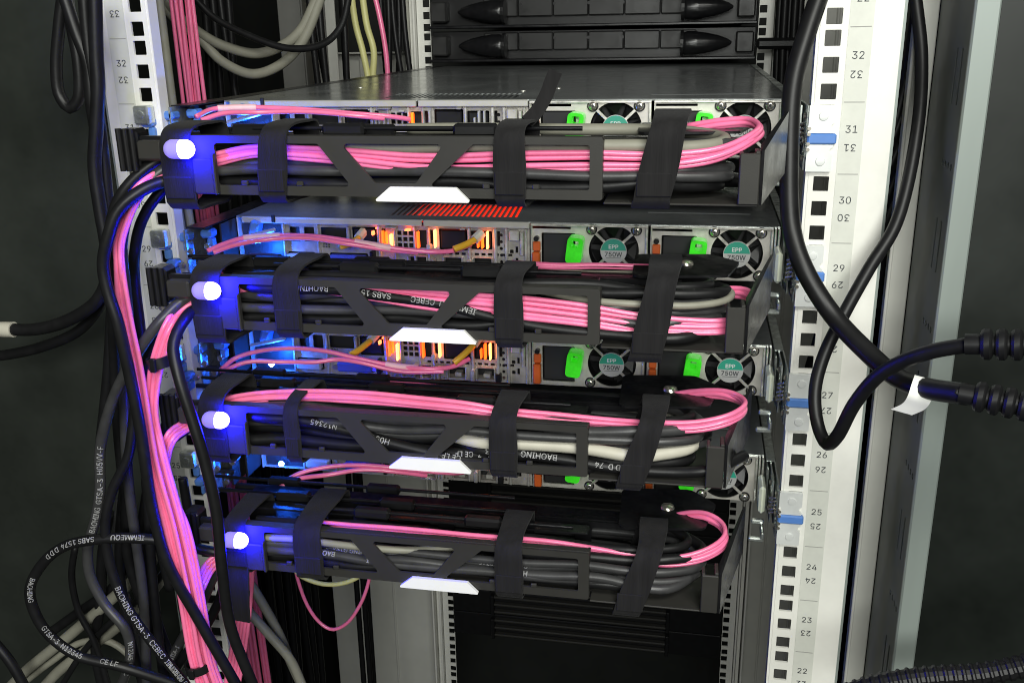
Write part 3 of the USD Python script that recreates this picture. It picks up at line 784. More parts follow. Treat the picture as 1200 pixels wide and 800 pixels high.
strap(0, 0.0520, 0.0170, 'black strap beside the ivory cable on the third cable arm')
strap(0, 0.1290, 0.0160, 'slanted black strap over the ivory cable at the right of the third cable arm', skew=.30, z0=-.028, z1=.0195, y0=-.001)
strap(-2, -0.1420, 0.016, 'long hanging black strap under the lamp of the lowest cable arm', z0=-.0240, z1=.0150, y0=-.0022, tail=[(0, -.002, -.018), (-.0005, -.004, -.035), (-.002, -.004, -.050), (-.003, -.003, -.062)])
strap(-2, -0.0880, 0.0195, 'black strap over the left opening of the lowest cable arm', depth=.055)
strap(-2, 0.0520, 0.0180, 'black strap right of the white tab on the lowest cable arm')
strap(-2, 0.1280, 0.0175, 'slanted black strap at the right end of the lowest cable arm', skew=.30, z0=-.031, z1=.0195, y0=-.001)


# ------------------------------------------------------------------ cables lying in the arms and leaving them on the left
def lane(k, y, z, wob=0.002, seed=0, xr=0.172, ret=-0.05, turn=0.030, dz=0.004, x_start=-0.135):
    """path inside arm k: along the front channel to the right end, round the bend and back along the inner half"""
    r = random.Random(seed); o = arm_at(k); q = []
    for x in [x_start] + [q_ for q_ in (-0.100, -0.060, -0.020, 0.020, 0.060, 0.100, 0.135) if q_ > x_start + .01]:
        q.append((x, y + r.uniform(-wob, wob), z + r.uniform(-wob, wob)))
    q += [(xr - 0.018, y + 0.003, z), (xr, y + turn * .45, z + dz * .2), (xr + .004, y + turn * .9, z + dz * .5), (xr - 0.012, y + turn * 1.65, z + dz * .8), (xr - 0.045, y + turn * 1.95, z + dz)]
    x = xr - 0.09
    while x > ret:
        q.append((x, y + turn * 2 + r.uniform(-.002, .002), z + dz + r.uniform(-.001, .001))); x -= 0.05
    return [o + np.array(a) for a in q]


def pxl(Y, *pts):
    return PP(Y, *pts)


TXT = 'BAOHING  GTSA-3  H05VV-F  N12345  CE LF   IEMMEQU  SABS 1574   BAOHING  GTSA-3  CEBEC'
n_c = 0
G_arm = {k: f'black power cables packed in the {AN[k]} cable arm' for k in AN}
LN = {k: f'black power cable bending round the right end of the {AN[k]} arm' for k in AN}
lanes = {4: [(.010, -.0135), (.014, -.0055), (.022, -.0125), (.024, -.0035), (.0065, -.0085), (.018, .0080), (.016, .0020)], 2: [(.012, -.0135), (.013, .0005), (.020, .0060), (.022, -.0090), (.0075, -.0070), (.016, -.0035), (.022, .0090)],
         0: [(.010, -.0140), (.012, .0070), (.020, -.0020), (.021, -.0110), (.0070, .0020), (.015, -.0050), (.022, .0090)], -2: [(.010, -.0140), (.012, -.0055), (.014, .0045), (.021, -.0100), (.0065, -.0085), (.0070, -.0010), (.020, .0070)]}
# runs of the exits seen in front of the left rail; each power cable of an arm may leave along one of these
EXIT = {
    (4, 0): pxl(-.125, (277, 802, -.12), (229, 719, -.125), (196, 658, -.13), (179, 597, -.132), (170, 540, -.135), (165, 506, -.135), (152, 439, -.137), (138, 378, -.14), (126, 340, -.14), (121, 310, -.14), (126, 280, -.14), (139, 246, -.137), (165, 224, -.13), (197, 212, -.118)),
    (4, 1): pxl(-.12, (172, 802, -.09), (168, 700, -.09), (150, 560, -.09), (146, 450, -.095), (150, 380, -.105), (146, 330, -.115), (142, 290, -.12), (150, 250, -.122), (170, 218, -.120), (197, 196, -.112)),
    (4, 2): pxl(-.11, (192, 802, -.08), (176, 640, -.08), (170, 470, -.08), (165, 390, -.085), (158, 330, -.09), (158, 295, -.10), (165, 262, -.105), (180, 235, -.105), (200, 216, -.100)),
    (4, 3): pxl(-.12, (150, 620, -.08), (138, 500, -.085), (134, 420, -.09), (131, 340, -.11), (128, 280, -.115), (140, 232, -.118), (168, 200, -.112), (197, 184, -.105)),
    (2, 0): pxl(-.10, (298, 806, -.13), (270, 733, -.135), (260, 665, -.14), (253, 597, -.14), (240, 540, -.14), (230, 506, -.14), (209, 439, -.137), (203, 405, -.13), (214, 378, -.118), (232, 362, -.100)),
    (2, 1): pxl(-.10, (142, 803, -.10), (152, 773, -.105), (148, 739, -.11), (121, 705, -.11), (105, 672, -.11), (103, 641, -.11), (111, 611, -.11), (117, 575, -.112), (117, 530, -.112), (125, 490, -.115), (140, 450, -.117), (163, 410, -.117), (192, 372, -.112), (222, 348, -.098)),
    (2, 2): pxl(-.10, (219, 803, -.10), (189, 766, -.112), (152, 716, -.115), (132, 672, -.115), (123, 614, -.115), (132, 574, -.112), (150, 535, -.108), (158, 480, -.104), (172, 425, -.102), (196, 376, -.102), (226, 352, -.095)),
    (0, 0): pxl(-.10, (200, 690, -.07), (178, 600, -.075), (172, 560, -.08), (185, 528, -.088), (205, 512, -.092), (232, 498, -.092)),
    (-2, 0): pxl(-.10, (212, 803, -.10), (140, 780, -.115), (92, 768, -.12), (60, 746, -.122), (42, 720, -.124), (35, 690, -.124), (50, 660, -.122), (75, 640, -.12), (110, 632, -.117), (150, 630, -.112), (190, 633, -.105), (225, 641, -.095), (250, 646, -.087)),
    (-2, 1): pxl(-.10, (185, 800, -.06), (215, 745, -.07), (235, 710, -.075), (250, 676, -.08), (262, 655, -.083)),
}
XL_LABEL = {
    (4, 0): 'thick black cable sweeping from the top arm down the left, frontmost of the bunch',
    (4, 1): 'black cable from the top arm running down beside the pink bundle',
    (4, 2): 'innermost black cable curving down from the top arm past the left rail',
    (4, 3): 'upper black cable leaving the lamp end of the top arm',
    (2, 0): 'black cable from the second arm running down in front of the lowest lamps',
    (2, 1): 'printed black cable from the second arm with a kink at lower left',
    (2, 2): 'printed black cable from the second arm running to the lower left in a bow',
    (0, 0): 'black printed cable leaving the third arm to the left',
    (-2, 0): 'printed black cable that makes a wide loop at lower left from the lowest arm',
    (-2, 1): 'black printed cable dropping from the lowest arm behind the pink bundle'}
PRINT = {  # where along an exit the print starts, and how it reads
    (2, 1): [('BAOHING  GTSA-3  H05VV-F', .150, .0036, False, 0), ('N12345  CEBEC', .055, .0034, True, .1)],
    (2, 2): [('N12345  CE LF', .03, .0036, True, 0), ('BAOHING GTSA-3  CEBEC  IEMMEQU', .10, .0036, True, 0)],
    (0, 0): [('BAOHING GTSA', .06, .0034, False, 0)],
    (-2, 0): [('CE LF', .060, .0033, True, .2), ('GTSA-3  N12345', .112, .0033, True, .1), ('BAOHING', .155, .0033, True, 0), ('SABS 1574  D D D', .215, .0033, True, -.1), ('IEMMEQU', .248, .0033, True, -.1), ('CEBEC', .280, .0033, True, -.1)],
    (-2, 1): [('BAOHING GTSA-3', .015, .0034, False, 0)],
}
INNER_PRINT = {(2, 2): [('SABS 1574  IEMMEQU  CEBEC  H05VV-F', -.11, .0033, True, 0)], (0, 1): [('N12345  BAOHING', -.10, .0033, True, 0)], (0, 2): [('H05VV-F  CE LF', -.06, .0033, True, 0)], (0, 0): [('BAOHING  GTSA-3  CE LF', .02, .0033, True, 0)],
               (-2, 1): [('BAOHING GTSA-3', -.08, .0030, True, 0), ('GTSA-3 N12345', .03, .0030, True, 0)], (2, 0): [('GTSA  H05VV', .10, .0030, True, 0)]}
for k in (4, 2, 0, -2):
    for i, (y, z) in enumerate(lanes[k]):
        seed = 100 + k * 7 + i
        inner = lane(k, y, z, wob=.0022, seed=seed, xr=.163 + .005 * (i % 3), turn=.026 + .003 * (i % 2), ret=-.02 - .03 * i, dz=-.004)
        key = (k, i)
        pts = (EXIT[key] if key in EXIT else []) + inner
        rad = (.0037, .0036, .0034, .0035, .0030, .0028, .0031)[i]
        tx = list(PRINT.get(key, ()))
        if key in INNER_PRINT:
            pa = spline(pts, .004); a = np.r_[0, np.cumsum(np.linalg.norm(np.diff(pa, axis=0), axis=1))]
            for s, x, h, fl, tw in INNER_PRINT[key]:
                o = arm_at(k); j = np.argmin(np.abs(pa - (o + [x, y, z])).sum(1)); w = txt(s, h, .0002).bounds[1][0]
                tx.append((s, a[j] + (w if fl else 0), h, fl, tw))
        lab = XL_LABEL.get(key, f'{LN[k]}, {["front low", "front middle", "upper", "rear low", "thin front", "thin grey", "thin rear"][i]} one')
        cable('power_cable', lab, pts, rad, 'black_cable' if i not in (1, 4, 5) else 'grey_black_cable', 'cable', 'black power cables of the servers', tx)

# ivory cable of the third arm, grey ones in the others
cable('power_cable', 'ivory cable lying among black ones in the third cable arm', [arm_at(0) + np.array([-.01, .030, -.012]), arm_at(0) + np.array([.012, .018, -.006])] + lane(0, .0075, -.0065, seed=5, xr=.166, x_start=.035), .0040, 'ivory_jacket')
cable('power_cable', 'grey cable tucked in the top cable arm above the pink ones', lane(4, .012, .0065, seed=6, xr=.165, x_start=-.06), .0036, 'grey_jacket')
cable('power_cable', 'pale grey cable bending round the right end of the second arm', [arm_at(2) + np.array([.06, .03, .004])] + lane(2, .012, .0015, seed=8, xr=.176, x_start=.10), .0022, 'grey_jacket')
cable('power_cable', 'grey cable near the lamp in the lowest cable arm', lane(-2, .006, .002, seed=9, xr=.16, x_start=-.125)[:4] + [arm_at(-2) + np.array([.03, .03, -.004])], .0026, 'grey_jacket')

for k, Y, lab, q, r, tx in (
        (2, .0062, 'printed black cable slanting down behind the pink strands in the second arm', [(296, 336), (345, 338), (400, 340), (450, 347), (520, 357), (575, 371), (640, 384), (720, 392), (800, 396)], .0034, [('IEMMEQU  CEBEC', .145, .0034), ('BAOHING D D D', .052, .0034), ('SABS 157', .092, .0034)]),
        (0, .0060, 'printed black cable slanting down inside the third arm to the white tab', [(300, 488), (350, 492), (410, 505), (450, 517), (490, 527), (540, 538), (600, 546), (680, 550)], .0036, [('N12345', .058, .0034), ('H05VV-F', .094, .0036), ('CE LF', .142, .0034)]),
        (0, .0072, 'printed black cable under the ivory one in the third arm', [(560, 527), (600, 531), (660, 538), (720, 548), (790, 553), (835, 550)], .0034, [('BAOHING  GTSA-3', .052, .0036), ('D D  74', .092, .0034)]),
        (-2, .0060, 'printed grey black cable through the openings of the lowest arm', [(300, 640), (380, 648), (440, 658), (500, 664), (560, 668), (640, 674), (700, 676), (780, 690)], .0032, [('BAOHING', .060, .0032), ('GTSA-3', .100, .0032), ('H05VV-F', .195, .0032)])):
    pts = PP(arm_at(k)[1] + Y, *q)
    pts = [pts[0] + np.array([-.02, .015, 0])] + pts + [pts[-1] + np.array([.02, .02, .002])]
    cable('power_cable', lab, pts, r, 'black_cable' if k >= 0 else 'grey_black_cable', 'cable', 'black power cables of the servers', [(a, st + .025 + txt(a, h, .0002).bounds[1][0] * 0, h, True, -.1) for a, st, h in tx])

# pink patch cables
PG = 'pink patch cables of the servers'
def pinks(label, paths, r=.0017, m='pink_jacket'):
    for i, p in enumerate(paths):
        cable('patch_cable', label[i] if isinstance(label, (list, tuple)) else label, p, r, m, 'cable', PG, n=10)


BUND = [(243, 803), (233, 773), (219, 692), (202, 614), (182, 540), (172, 480), (163, 425), (155, 388), (148, 351)]
# strands of each arm: out of the common bundle on the left, round the bend and along the arm
def strands(k, n, exit_pts, arm_pts, Y0, spread, r, first):
    o = arm_at(k)
    for i in range(n):
        q = random.Random(k * 31 + i); c = i - (n - 1) / 2; c += .30 * np.sign(c)
        off = (first + c * 3.1, (i % 2) * 1.5)
        pts = [P(x + off[0], y + off[1], Y0 + .0016 * (i % 3)) for x, y in BUND[:exit_pts[0]]]
        pts += [P(p[0] + c * 2.2, p[1] + c * 2.2, (p[2] if len(p) > 2 else Y0 + .004) + .0012 * (i % 2)) for p in exit_pts[1:]]
        pts += [P(p[0] + q.uniform(-2, 2), p[1] + c * spread[j if len(spread) > 1 else 0] + q.uniform(-.7, .7), o[1] + p[2] + .0010 * (i % 2)) for j, p in enumerate(arm_pts)]
        cable('patch_cable', f'pink patch cable in the {AN[k]} cable arm, {["topmost", "second", "third", "fourth", "fifth"][i] if i < n - 1 else "lowest"} of {("", "", "two", "three", "four", "five", "six")[n]} side by side', pts, r, 'pink_jacket', 'cable', f'pink patch cables in the {AN[k]} arm', n=10)


strands(4, 4, (9, (140, 310, -.128), (139, 285, -.128), (147, 256, -.128), (164, 223, -.128), (196, 202, -.114)),
        [(255, 186, .007), (300, 177, .007), (350, 179, .007), (420, 185, .0065), (480, 191, .0065), (540, 192, .0065), (600, 190, .0065), (690, 189, .0065), (780, 189, .008), (840, 181, .012), (878, 164, .024), (891, 151, .042), (876, 143, .058), (845, 145, .062), (805, 151, .068)],
        -.124, [3.6, 3.2, 3.4, 4.2, 5.2, 5.4, 5.4, 5.4, 4.4, 3.6, 2.4, 2.2, 2.0, 2, 2], .0016, -4)
y1, y2, y3, y4 = (arm_at(k)[1] for k in (4, 2, 0, -2))
strands(2, 5, (5, (178, 480, -.118), (181, 440, -.118), (188, 412, -.118), (199, 384, -.116), (217, 360, -.102)),
        [(290, 334, .010), (370, 335, .0080), (440, 342, .0060), (500, 350, .0055), (560, 356, .0055), (620, 362, .0055), (690, 370, .0055), (740, 378, .0065), (800, 382, .0085), (850, 382, .012), (870, 374, .018), (882, 356, .034), (872, 344, .052), (840, 342, .06)],
        -.121, [2.2, 2.6, 3.4, 4.4, 4.8, 5.0, 5.0, 4.6, 3.4, 2.8, 2.4, 2, 2, 2], .0016, 6)
for i in range(2):
    cable('patch_cable', f'{("front", "rear")[i]} pink cable seen in the gap above the second arm under the fans', PP(y2 + .07, (600, 308 + 2 * i), (655, 311 + 2 * i), (700, 311 + i), (740, 312 + i), (790, 314 + i), (820, 318)), .0019, 'pink_jacket', 'cable', PG, n=10)
strands(0, 4, (4, (193, 560, -.112), (194, 530, -.112), (201, 511, -.112), (217, 499, -.098)),
        [(256, 474, .018), (290, 467, .018), (345, 463, .018), (420, 465, .017), (490, 471, .016), (545, 477, .016), (590, 483, .018), (650, 489, .020), (720, 495, .020), (770, 499, .018), (820, 499, .018), (855, 490, .022), (873, 479, .034), (867, 468, .05), (846, 461, .06), (815, 461, .068), (780, 466, .072), (740, 471, .075)],
        -.117, [2.6, 2.6, 2.6, 2.8, 2.8, 2.6, 2.2, 2.0, 2.0, 2.6, 3.0, 2.8, 2.6, 2.4, 2.2, 2, 2, 2], .0016, 12)
cable('patch_cable', 'pink cable arched over the rods behind the third arm', PP(y3 + .085, (418, 457), (422, 449), (440, 447), (480, 450), (520, 454), (545, 458)), .0019, 'pink_jacket', 'cable', PG, n=10)
strands(-2, 4, (2, (227, 712, -.106), (236, 682, -.106), (249, 660, -.090)),
        [(300, 632, .018), (350, 616, .020), (420, 618, .018), (480, 623, .017), (560, 630, .016), (640, 638, .016), (690, 645, .016), (740, 653, .016), (790, 657, .018), (830, 648, .024), (850, 633, .034), (846, 616, .05), (826, 605, .06), (805, 604, .066), (770, 611, .07), (700, 608, .072), (620, 603, .072), (555, 598, .072)],
        -.111, [2.6, 2.0, 1.8, 2.0, 2.0, 2.2, 2.4, 2.4, 2.4, 2.6, 2.6, 2.2, 2, 2, 2, 2, 2, 2], .0016, 6)

# pink leads from the ports of each server
def port_leads(rows, names):
    for pth, nm in zip(rows, names):
        cable('patch_cable', nm, pth, .0018, 'pink_jacket', 'cable', PG, n=10)


yp = YR - 0.012
port_leads([PP(yp, (230, 137, -.01), (250, 128, .01), (290, 126, .025), (350, 128, .03), (410, 133, .035), (460, 137, .045), (480, 140, .055)),
            PP(yp, (236, 141, -.015), (262, 133, .0), (300, 132, .02), (360, 131, .026), (420, 136, .03), (450, 139, .04))],
           ['upper pink lead along the back edge of the top server', 'lower pink lead along the back edge of the top server'])
port_leads([PP(yp, (243, 294, -.01), (262, 286, .0), (285, 279, .01), (320, 276, .02), (370, 277, .022), (420, 284, .025), (470, 292, .03), (510, 295, .035), (535, 293, .045), (552, 286, .052)),
            PP(yp, (250, 296, -.015), (272, 288, -.005), (310, 281, .012), (360, 279, .018), (410, 286, .02), (450, 292, .028), (490, 296, .035))],
           ['upper pink lead arching across the ports of the second server', 'lower pink lead arching across the ports of the second server'])
port_leads([PP(yp, (258, 434, -.005), (275, 420, .005), (305, 411, .012), (340, 408, .018), (380, 411, .022), (420, 420, .025), (460, 428, .028), (510, 432, .03), (535, 428, .042), (550, 420, .05)),
            PP(yp, (258, 436, -.008), (290, 424, .0), (330, 424, .01), (370, 424, .015), (395, 421, .02), (420, 424, .02), (470, 435, .025), (520, 435, .03))],
           ['upper pink lead arching over the ports of the third server', 'lower pink lead under the arch at the third server ports'])
port_leads([PP(yp, (312, 574, -.02), (330, 566, -.01), (352, 554, .0), (390, 546, .01), (430, 545, .015), (480, 550, .02), (530, 554, .03), (545, 553, .045)),
            PP(yp, (320, 576, -.02), (345, 562, -.01), (385, 556, .005), (425, 550, .012), (470, 553, .02), (500, 557, .03))],
           ['upper pink lead at the ports of the lowest server', 'lower pink lead at the ports of the lowest server'])
# pale heat-shrink label sleeves
for nm, pth in (('pale label sleeve on the pink lead of the second server, near the blue glow', [(285, 279, .010), (300, 277.5, .015), (328, 276, .0205)]), ('pale label sleeve on the pink lead of the second server, by the orange lights', [(416, 283.5, .025), (440, 287.5, .027), (458, 290.5, .029)]),
                ('pale label sleeve on the pink lead of the third server', [(452, 427, .0275), (470, 429.5, .0285), (490, 431, .0295)]), ('pale label sleeve on the pink lead of the top server', [(255, 127.5, .012), (275, 126.5, .02), (300, 126, .026)])):
    single('cable_sleeve', tube(PP(0, *pth), .0025, 12), 'pink_sleeve', nm, 'cable sleeve', smooth=True)
# amber leads with pale plugs at the ports
for nm, pth in (('amber lead with pale plug at the second server ports', [(532, 292, .040), (545, 287, .046), (556, 281, .053)]), ('amber lead left of the orange lights at the second server', [(398, 289, .036), (412, 285, .044), (420, 279, .054)]),
                ('amber lead with pale plug at the third server ports', [(532, 425, .040), (545, 414, .046), (555, 404, .053)]), ('amber lead left of the lit ports at the third server', [(410, 416, .036), (422, 409, .044), (434, 399, .054)])):
    t = thing('patch_lead', nm, 'cable')
    q = PP(0, *pth)
    obj('sheath', tube(q, .0026, 10), 'amber_jacket', t, smooth=True)
    obj('plug', cyl(q[2], q[2] + (q[2] - q[1]) * .8 + [0, .0, .002], .0038, 8), 'ivory_jacket', t)

# ------------------------------------------------------------------ ties on the pink bundles
def tie(px, py, Y, r, w, label, d=(0.15, 0, -1), parts=True):
    t = thing('cable_tie', label, 'cable tie', P(px, py, Y))
    o = lathe([(r - .001, -w / 2), (r + .0006, -w / 2), (r + .0006, w / 2), (r - .001, w / 2), (r - .001, -w / 2)], d, (0, 0, 0), 20)
    obj('loop', o, 'black_plastic', t, smooth=30)
    obj('buckle', cb(-.002, .002, -r - .0025, -r + .0005, -w / 2 - .001, w / 2 + .001, .0006), 'black_plastic', t)


tie(233, 779, -.119, .0092, .006, 'broad black tie round the pink bundle at the bottom edge')
tie(188, 423, -.117, .0078, .007, 'black tie round the pink cables leaving the second arm', (.2, 0, -1))

# ------------------------------------------------------------------ left side: hanging black cables
YL = -0.03
cable('hanging_cable', 'black cable forming a narrow hanging loop at the upper left', PP(YL, (74, -8), (69, 35), (66, 80), (70, 112), (82, 127), (92, 116), (92, 75), (84, 30), (78, -8)), .0040, 'black_cable', 'cable')
ca = PP(YL, (74, -8, -.04), (90, 40, -.04), (103, 75, -.04), (107, 120, -.04), (114, 165, -.035), (120, 230), (127, 290), (122, 345), (95, 385), (50, 406), (5, 416), (-20, 418))
cable('hanging_cable', 'black cable bending to the left edge below the sleeved one', ca, .0041, 'black_cable')
cb_ = PP(-.05, (111, -8), (113, 67), (115, 100), (113, 150), (111, 195), (117, 242), (125, 290), (126, 325), (113, 353), (78, 376), (40, 386), (12, 386))
cable('hanging_cable', 'thick black cable bending to the left edge with a pale grey sleeve', cb_, .0046, 'black_cable', extra=[('end_sleeve', tube([cb_[-1] + (cb_[-2] - cb_[-1]) * .15, cb_[-1] + (cb_[-1] - cb_[-2]) * .35], .0058, 14), 'ivory_jacket')])
cable('hanging_cable', 'second black cable dropping along the left rail edge', PP(-.04, (98, -8), (103, 50), (112, 110), (120, 170), (127, 240), (132, 300), (128, 420), (118, 520)), .0040, 'black_cable')
cable('hanging_cable', 'black cable at lower left behind the wide loop', PP(-.07, (150, 560), (147, 600), (150, 650), (165, 700), (190, 765), (200, 806)), .0040, 'black_cable')
cable('hanging_cable', 'black cable crossing low behind the grey cables at lower left', PP(-.05, (128, 600), (120, 650), (118, 700), (112, 760), (120, 806)), .0040, 'black_cable')
cable('hanging_cable', 'black cable at the lower left corner', PP(-.08, (-10, 748), (12, 775), (30, 806)), .0040, 'black_cable')
cable('hanging_cable', 'black cable slanting behind the wide loop at lower left', PP(-.04, (60, 740), (95, 715), (130, 690), (150, 660), (160, 620)), .0040, 'black_cable')
cable('hanging_cable', 'thick grey cable slanting down to the lower left, upper of two', PP(-.05, (192, 640), (168, 668), (128, 704), (80, 745), (30, 786), (10, 806)), .0045, 'grey_jacket', text=None)
cable('hanging_cable', 'thick grey cable slanting down to the lower left, lower of two', PP(-.045, (205, 655), (180, 690), (142, 730), (108, 756), (70, 785), (50, 806)), .0045, 'grey_jacket')
cable('hanging_cable', 'black cable curving up to the right at the bottom edge below the third lamp', PP(-.06, (190, 806), (215, 770), (240, 735), (258, 700), (268, 660)), .0038, 'black_cable')

for i, (lab, q, r, m, Y) in enumerate((
        ('thin black cable bowed behind the wide printed loop, nearest the left edge', [(88, 640), (84, 675), (92, 715), (110, 750), (128, 806)], .0026, 'black_cable', -.06),
        ('thin grey cable hanging through the lower left tangle', [(140, 585), (136, 640), (146, 690), (160, 740), (172, 806)], .0028, 'grey_black_cable', -.05),
        ('thin black cable crossing upward through the lower left tangle', [(70, 806), (100, 760), (140, 720), (176, 690), (204, 655)], .0026, 'black_cable', -.055),
        ('black cable running beside the left rail behind the pink bundle', [(158, 480), (150, 540), (142, 600), (140, 660), (150, 730), (168, 806)], .0034, 'black_cable', -.07),
        ('black cable slanting from the left rail into the tangle below the third arm', [(205, 470), (186, 520), (172, 575), (166, 640), (176, 700), (200, 770), (214, 806)], .0034, 'black_cable', -.065),
        ('thin grey cable sagging low beneath the wide printed loop', [(20, 806), (60, 775), (96, 752), (130, 752), (158, 775), (170, 806)], .0028, 'grey_jacket', -.045),
        ('black cable coming down between the pink bundle and the rail at the bottom', [(214, 560), (222, 620), (212, 690), (224, 750), (250, 806)], .0034, 'black_cable', -.06))):
    cable('hanging_cable', lab, PP(Y, *q), r, m)

# pink strands hanging straight behind the left slides
xb = P(218, 60, .20)
for i, (dx, dy) in enumerate(((-.020, .0), (-.0155, .004), (-.0135, -.002), (-.0095, .002), (-.006, -.003), (-.0025, .003), (.0015, 0), (.005, .002))):
    x = xb[0] + dx * .78 + .007; y = .20 + dy
    cable('patch_cable', 'pink strand of the straight bundle hanging behind the left slide rails', [(x + .003, y, .42), (x, y, .30), (x + .002 * math.sin(i), y, .15), (x + .0015 * math.cos(i * 2), y, -.05), (x - .002, y, -.30), (x + .004, y, -.55)], .0019, 'pink_jacket', 'cable', 'pink strands hanging behind the left slide rails', n=8)
# the lower pink bundle below the lowest arm's lamp
for i in range(5):
    dx = -7 + i * 4
    cable('patch_cable', 'pink strand hanging below the lamp of the lowest arm', PP(-.05, (288 + dx, 648), (286 + dx, 690), (281 + dx, 740), (273 + dx, 790), (268 + dx, 815)), .0016, 'pink_jacket', 'cable', 'pink strands below the lowest lamp', n=8)
tie(285, 692, -.05, .0058, .005, 'small black tie on the pink strands below the lowest lamp', (.1, 0, 1))

# grey and black cables in the depth on the left
cable('hanging_cable', 'grey cable looping in a shallow bow at the upper left, upper of two', PP(.30, (190, -8), (205, 15), (236, 40), (260, 53), (300, 63), (332, 53), (353, 35), (374, -8)), .0050, 'grey_jacket')
cable('hanging_cable', 'grey cable looping in a deeper bow at the upper left, lower of two', PP(.30, (190, 5), (210, 28), (236, 48), (260, 72), (295, 87), (327, 77), (353, 51), (378, -8)), .0050, 'grey_jacket')
cable('hanging_cable', 'thin black cable crossing in front of the grey loops at upper left', PP(.28, (225, -5), (250, 20), (287, 40), (340, 57), (380, 51), (400, 30), (410, -8)), .0034, 'black_cable')
for i, (x, y) in enumerate(((178, .06), (184, .08), (190, .07))):
    a = P(x, 30, y)
    cable('hanging_cable', f'grey cable hanging straight beside the left rail, {("left", "middle", "right")[i]} one', [a + [0, 0, .2], a, a + [.001, 0, -.08], a + [.003, .01, -.3]], .0036, 'grey_jacket')
for i, (x0, xt) in enumerate(((413, 432), (426, 437))):
    cable('patch_cable', ('left' if i == 0 else 'right') + ' yellow cable hanging behind the top server', PP(.64, (x0 - 2, -10), (x0 + 4, 30), (x0 + 12, 60), (xt, 95), (xt + 4, 130)), .0044, 'yellow_jacket', 'cable')
cable('patch_cable', 'single pink cable hanging next to the yellow cables', PP(.62, (438, -10), (446, 25), (452, 60), (455, 95), (457, 130)), .0034, 'pink_jacket', 'cable')
for i, (x, Y, m) in enumerate(((365, .50, 'black_cable'), (371, .52, 'black_cable'), (376, .50, 'black_cable'), (402, .60, 'black_cable'), (462, .68, 'black_cable'), (468, .69, 'black_cable'), (474, .68, 'black_cable'), (404, .58, 'black_cable'), (456, .67, 'black_cable'), (242, .33, 'black_cable'), (252, .35, 'black_cable'), (262, .36, 'black_cable'), (270, .36, 'black_cable'), (448, .70, 'black_cable'))):
    a = P(x, 30, Y); j = random.uniform(-.012, .012)
    cable('hanging_cable', 'black cable hanging straight down deep on the left of the cabinet', [a + [0, 0, .2], a, a + [j, .004, -.12], a + [j * 1.3, .0, -.25], [a[0] + j, a[1], -.05 if x > 395 else -1.45]], .0040, m, 'cable', 'black cables hanging deep on the left')
for i in range(9):
    a = P(304 + i * 8.5, 720, .45 + .03 * (i % 3)); j = random.uniform(-.008, .008)
    cable('hanging_cable', 'black cable hanging down deep below the lowest arm', [a + [j, 0, .35], a + [0, 0, .12], a, a + [j, .004, -.15], [a[0] + j, a[1], -1.45]], .0045, 'black_cable', 'cable', 'black cables hanging deep below the lowest arm')
cable('hanging_cable', 'grey cable slanting from under the lowest lamp, upper of two', PP(.10, (268, 650), (291, 680), (325, 738), (342, 778), (358, 812)), .0045, 'grey_jacket')
cable('hanging_cable', 'grey cable slanting from under the lowest lamp, lower of two', PP(.08, (270, 690), (289, 713), (320, 748), (340, 772), (358, 812)), .0045, 'grey_jacket')
cable('patch_cable', 'thin pink cable sagging in a loop in front of the grey plate', PP(.10, (344, 655), (350, 682), (362, 712), (376, 730), (389, 737), (405, 731), (421, 710), (431, 685), (436, 655)), .0017, 'pink_jacket', 'cable')
cable('patch_cable', 'thin yellowish cable sagging under the lowest arm', PP(.10, (340, 660), (352, 674), (380, 684), (405, 682), (425, 672), (440, 655)), .0022, 'yellow_jacket', 'cable')

# ------------------------------------------------------------------ right side cables, plugs and tag
cN = PP(-.05, (962, -10, .00), (945, 40, -.01), (930, 95, -.02), (925, 180, -.03), (928, 270, -.04), (942, 314, -.05), (975, 368, -.06), (1016, 412, -.08), (1053, 443, -.10), (1087, 455, -.12), (1134, 462, -.14))
cO = PP(-.05, (1072, -10, .03), (1080, 67, .02), (1075, 152, .0), (1050, 262, -.02), (1019, 314, -.03), (989, 368, -.04), (965, 418, -.05), (955, 459, -.06), (959, 500, -.07), (969, 520, -.08), (981, 511, -.09), (1002, 472, -.10), (1036, 435, -.115), (1087, 413, -.13), (1141, 403, -.14))


def plug(q0, q1, ang):
    """strain relief of rings and a moulded body; q0 cable end, q1 direction point"""
    d = q1 - q0; d /= np.linalg.norm(d)
    rings = [lathe([(.0052, -.001), (.0070, -.0005), (.0080, .001), (.0080, .0035), (.0070, .0045), (.0052, .005)], d, q0 + d * (.004 + i * .0068), 20) for i in range(4)]
    core = cyl(q0 - d * .004, q0 + d * .030, .0054, 16)
    body = lathe([(0, 0), (.009, 0), (.0125, .003), (.0130, .010), (.0130, .030), (.0, .030)], d, q0 + d * .030, 8)
    return [('strain_relief', trimesh.util.concatenate(rings + [core]), 'black_plastic'), ('plug_body', body, 'black_plastic')]


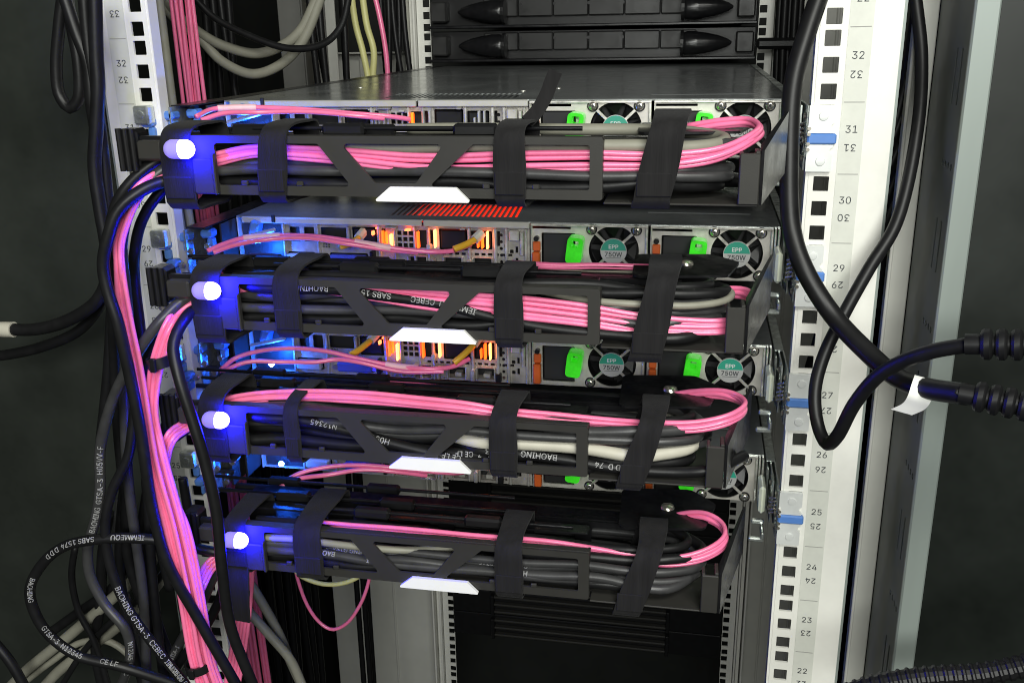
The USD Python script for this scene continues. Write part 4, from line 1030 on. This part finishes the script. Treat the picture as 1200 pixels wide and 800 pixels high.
cable('power_cable', 'thick black cable crossing the white rail and ending in a plug, with white paper tag', cN, .0058, 'black_cable', text=None, extra=plug(cN[-1], P(1185, 472, -.147), 0))
cable('power_cable', 'black cable that loops up in a sharp bend over the rail to the upper plug', cO, .0040, 'black_cable', extra=plug(cO[-1], P(1200, 404, -.147), 0))
cable('hanging_cable', 'black cable right of the white rail, passing in front of the frame profile', PP(.05, (1114, -10), (1106, 75), (1100, 140), (1080, 210), (1050, 262), (1034, 310, .06), (1030, 360, .08)), .0042, 'black_cable')
for i, (x0, x1, x2, Y) in enumerate(((1095, 1066, 1030, .06), (1104, 1082, 1044, .09), (1126, 1098, 1060, .10), (1085, 1062, 1035, .12), (1090, 1088, 1070, .14), (1094, 1078, 1040, .03), (1110, 1090, 1052, .07), (1078, 1058, 1032, .05))):
    cable('hanging_cable', f'black cable in the dark gap between white rail and frame, {words[i]} one by depth', PP(max(Y, .06), (x0, -10), (x1, 110), (x2 - 8, 220), (x2 - 50, 330), (x2 - 95, 480)), .0040, 'black_cable')
# vertical bunch next to the far right rail
for i in range(5):
    a = P(912 + i * 6, 40, .70 - .01 * (i % 2))
    cable('hanging_cable', 'black cable in the tied vertical bunch beside the far right rail', [a + [0, 0, .2], a, a + [.003, 0, -.10], a + [.01, 0, -.3]], .0050, 'black_cable', 'cable', 'black cables beside the far right rail')
t = thing('cable_tie', 'black strap tying the bunch of cables to the far right rail', 'cable tie', P(912, 51, .69))
obj('loop', cb(-.028, .034, -.012, .012, -.007, .007, .004), 'black_plastic', t)
# paper flag on the cable
tg = spline(PP(0, (1074, 440, -.118), (1070, 452, -.1215), (1066, 464, -.122), (1060, 473, -.119), (1046, 480, -.116)), .002)
fw = (P(1100, 446, -.12) - P(1078, 440, -.12)); fw = fw / np.linalg.norm(fw)
tv = np.array([[q - fw * .0010, q + fw * .0118 * (1 - .1 * i / len(tg))] for i, q in enumerate(tg)]).reshape(-1, 3)
tf = [f for i in range(len(tg) - 1) for f in ((2 * i, 2 * i + 1, 2 * i + 3), (2 * i, 2 * i + 3, 2 * i + 2))]
n0 = len(tv); tv2 = np.vstack([tv, tv + [0.0002, .0004, 0]])
tf2 = tf + [(a + n0, c + n0, b + n0) for a, b, c in tf]
single('paper_tag', trimesh.Trimesh(tv2, tf2, process=False), 'tag_white', 'curled white paper tag on the black cable near the right plugs', 'tag', smooth=True)
# corrugated conduit at the bottom right
cp = spline(PP(-.12, (985, 816), (1020, 804), (1060, 796), (1100, 792), (1140, 790), (1180, 784), (1215, 776)), .001)
ring = []
a = np.linspace(0, 2 * np.pi, 14, endpoint=False)
con = sweep(cp, circ(1.0, 14) * .0065)
idx = np.repeat(np.arange(len(cp)), 14); ctr = cp[idx]
con.vertices = ctr + (con.vertices - ctr) * (1 + .07 * np.sign(np.sin(idx * 1.25)))[:, None]
single('conduit', con, 'black_plastic', 'black corrugated conduit at the lower right corner', 'conduit')
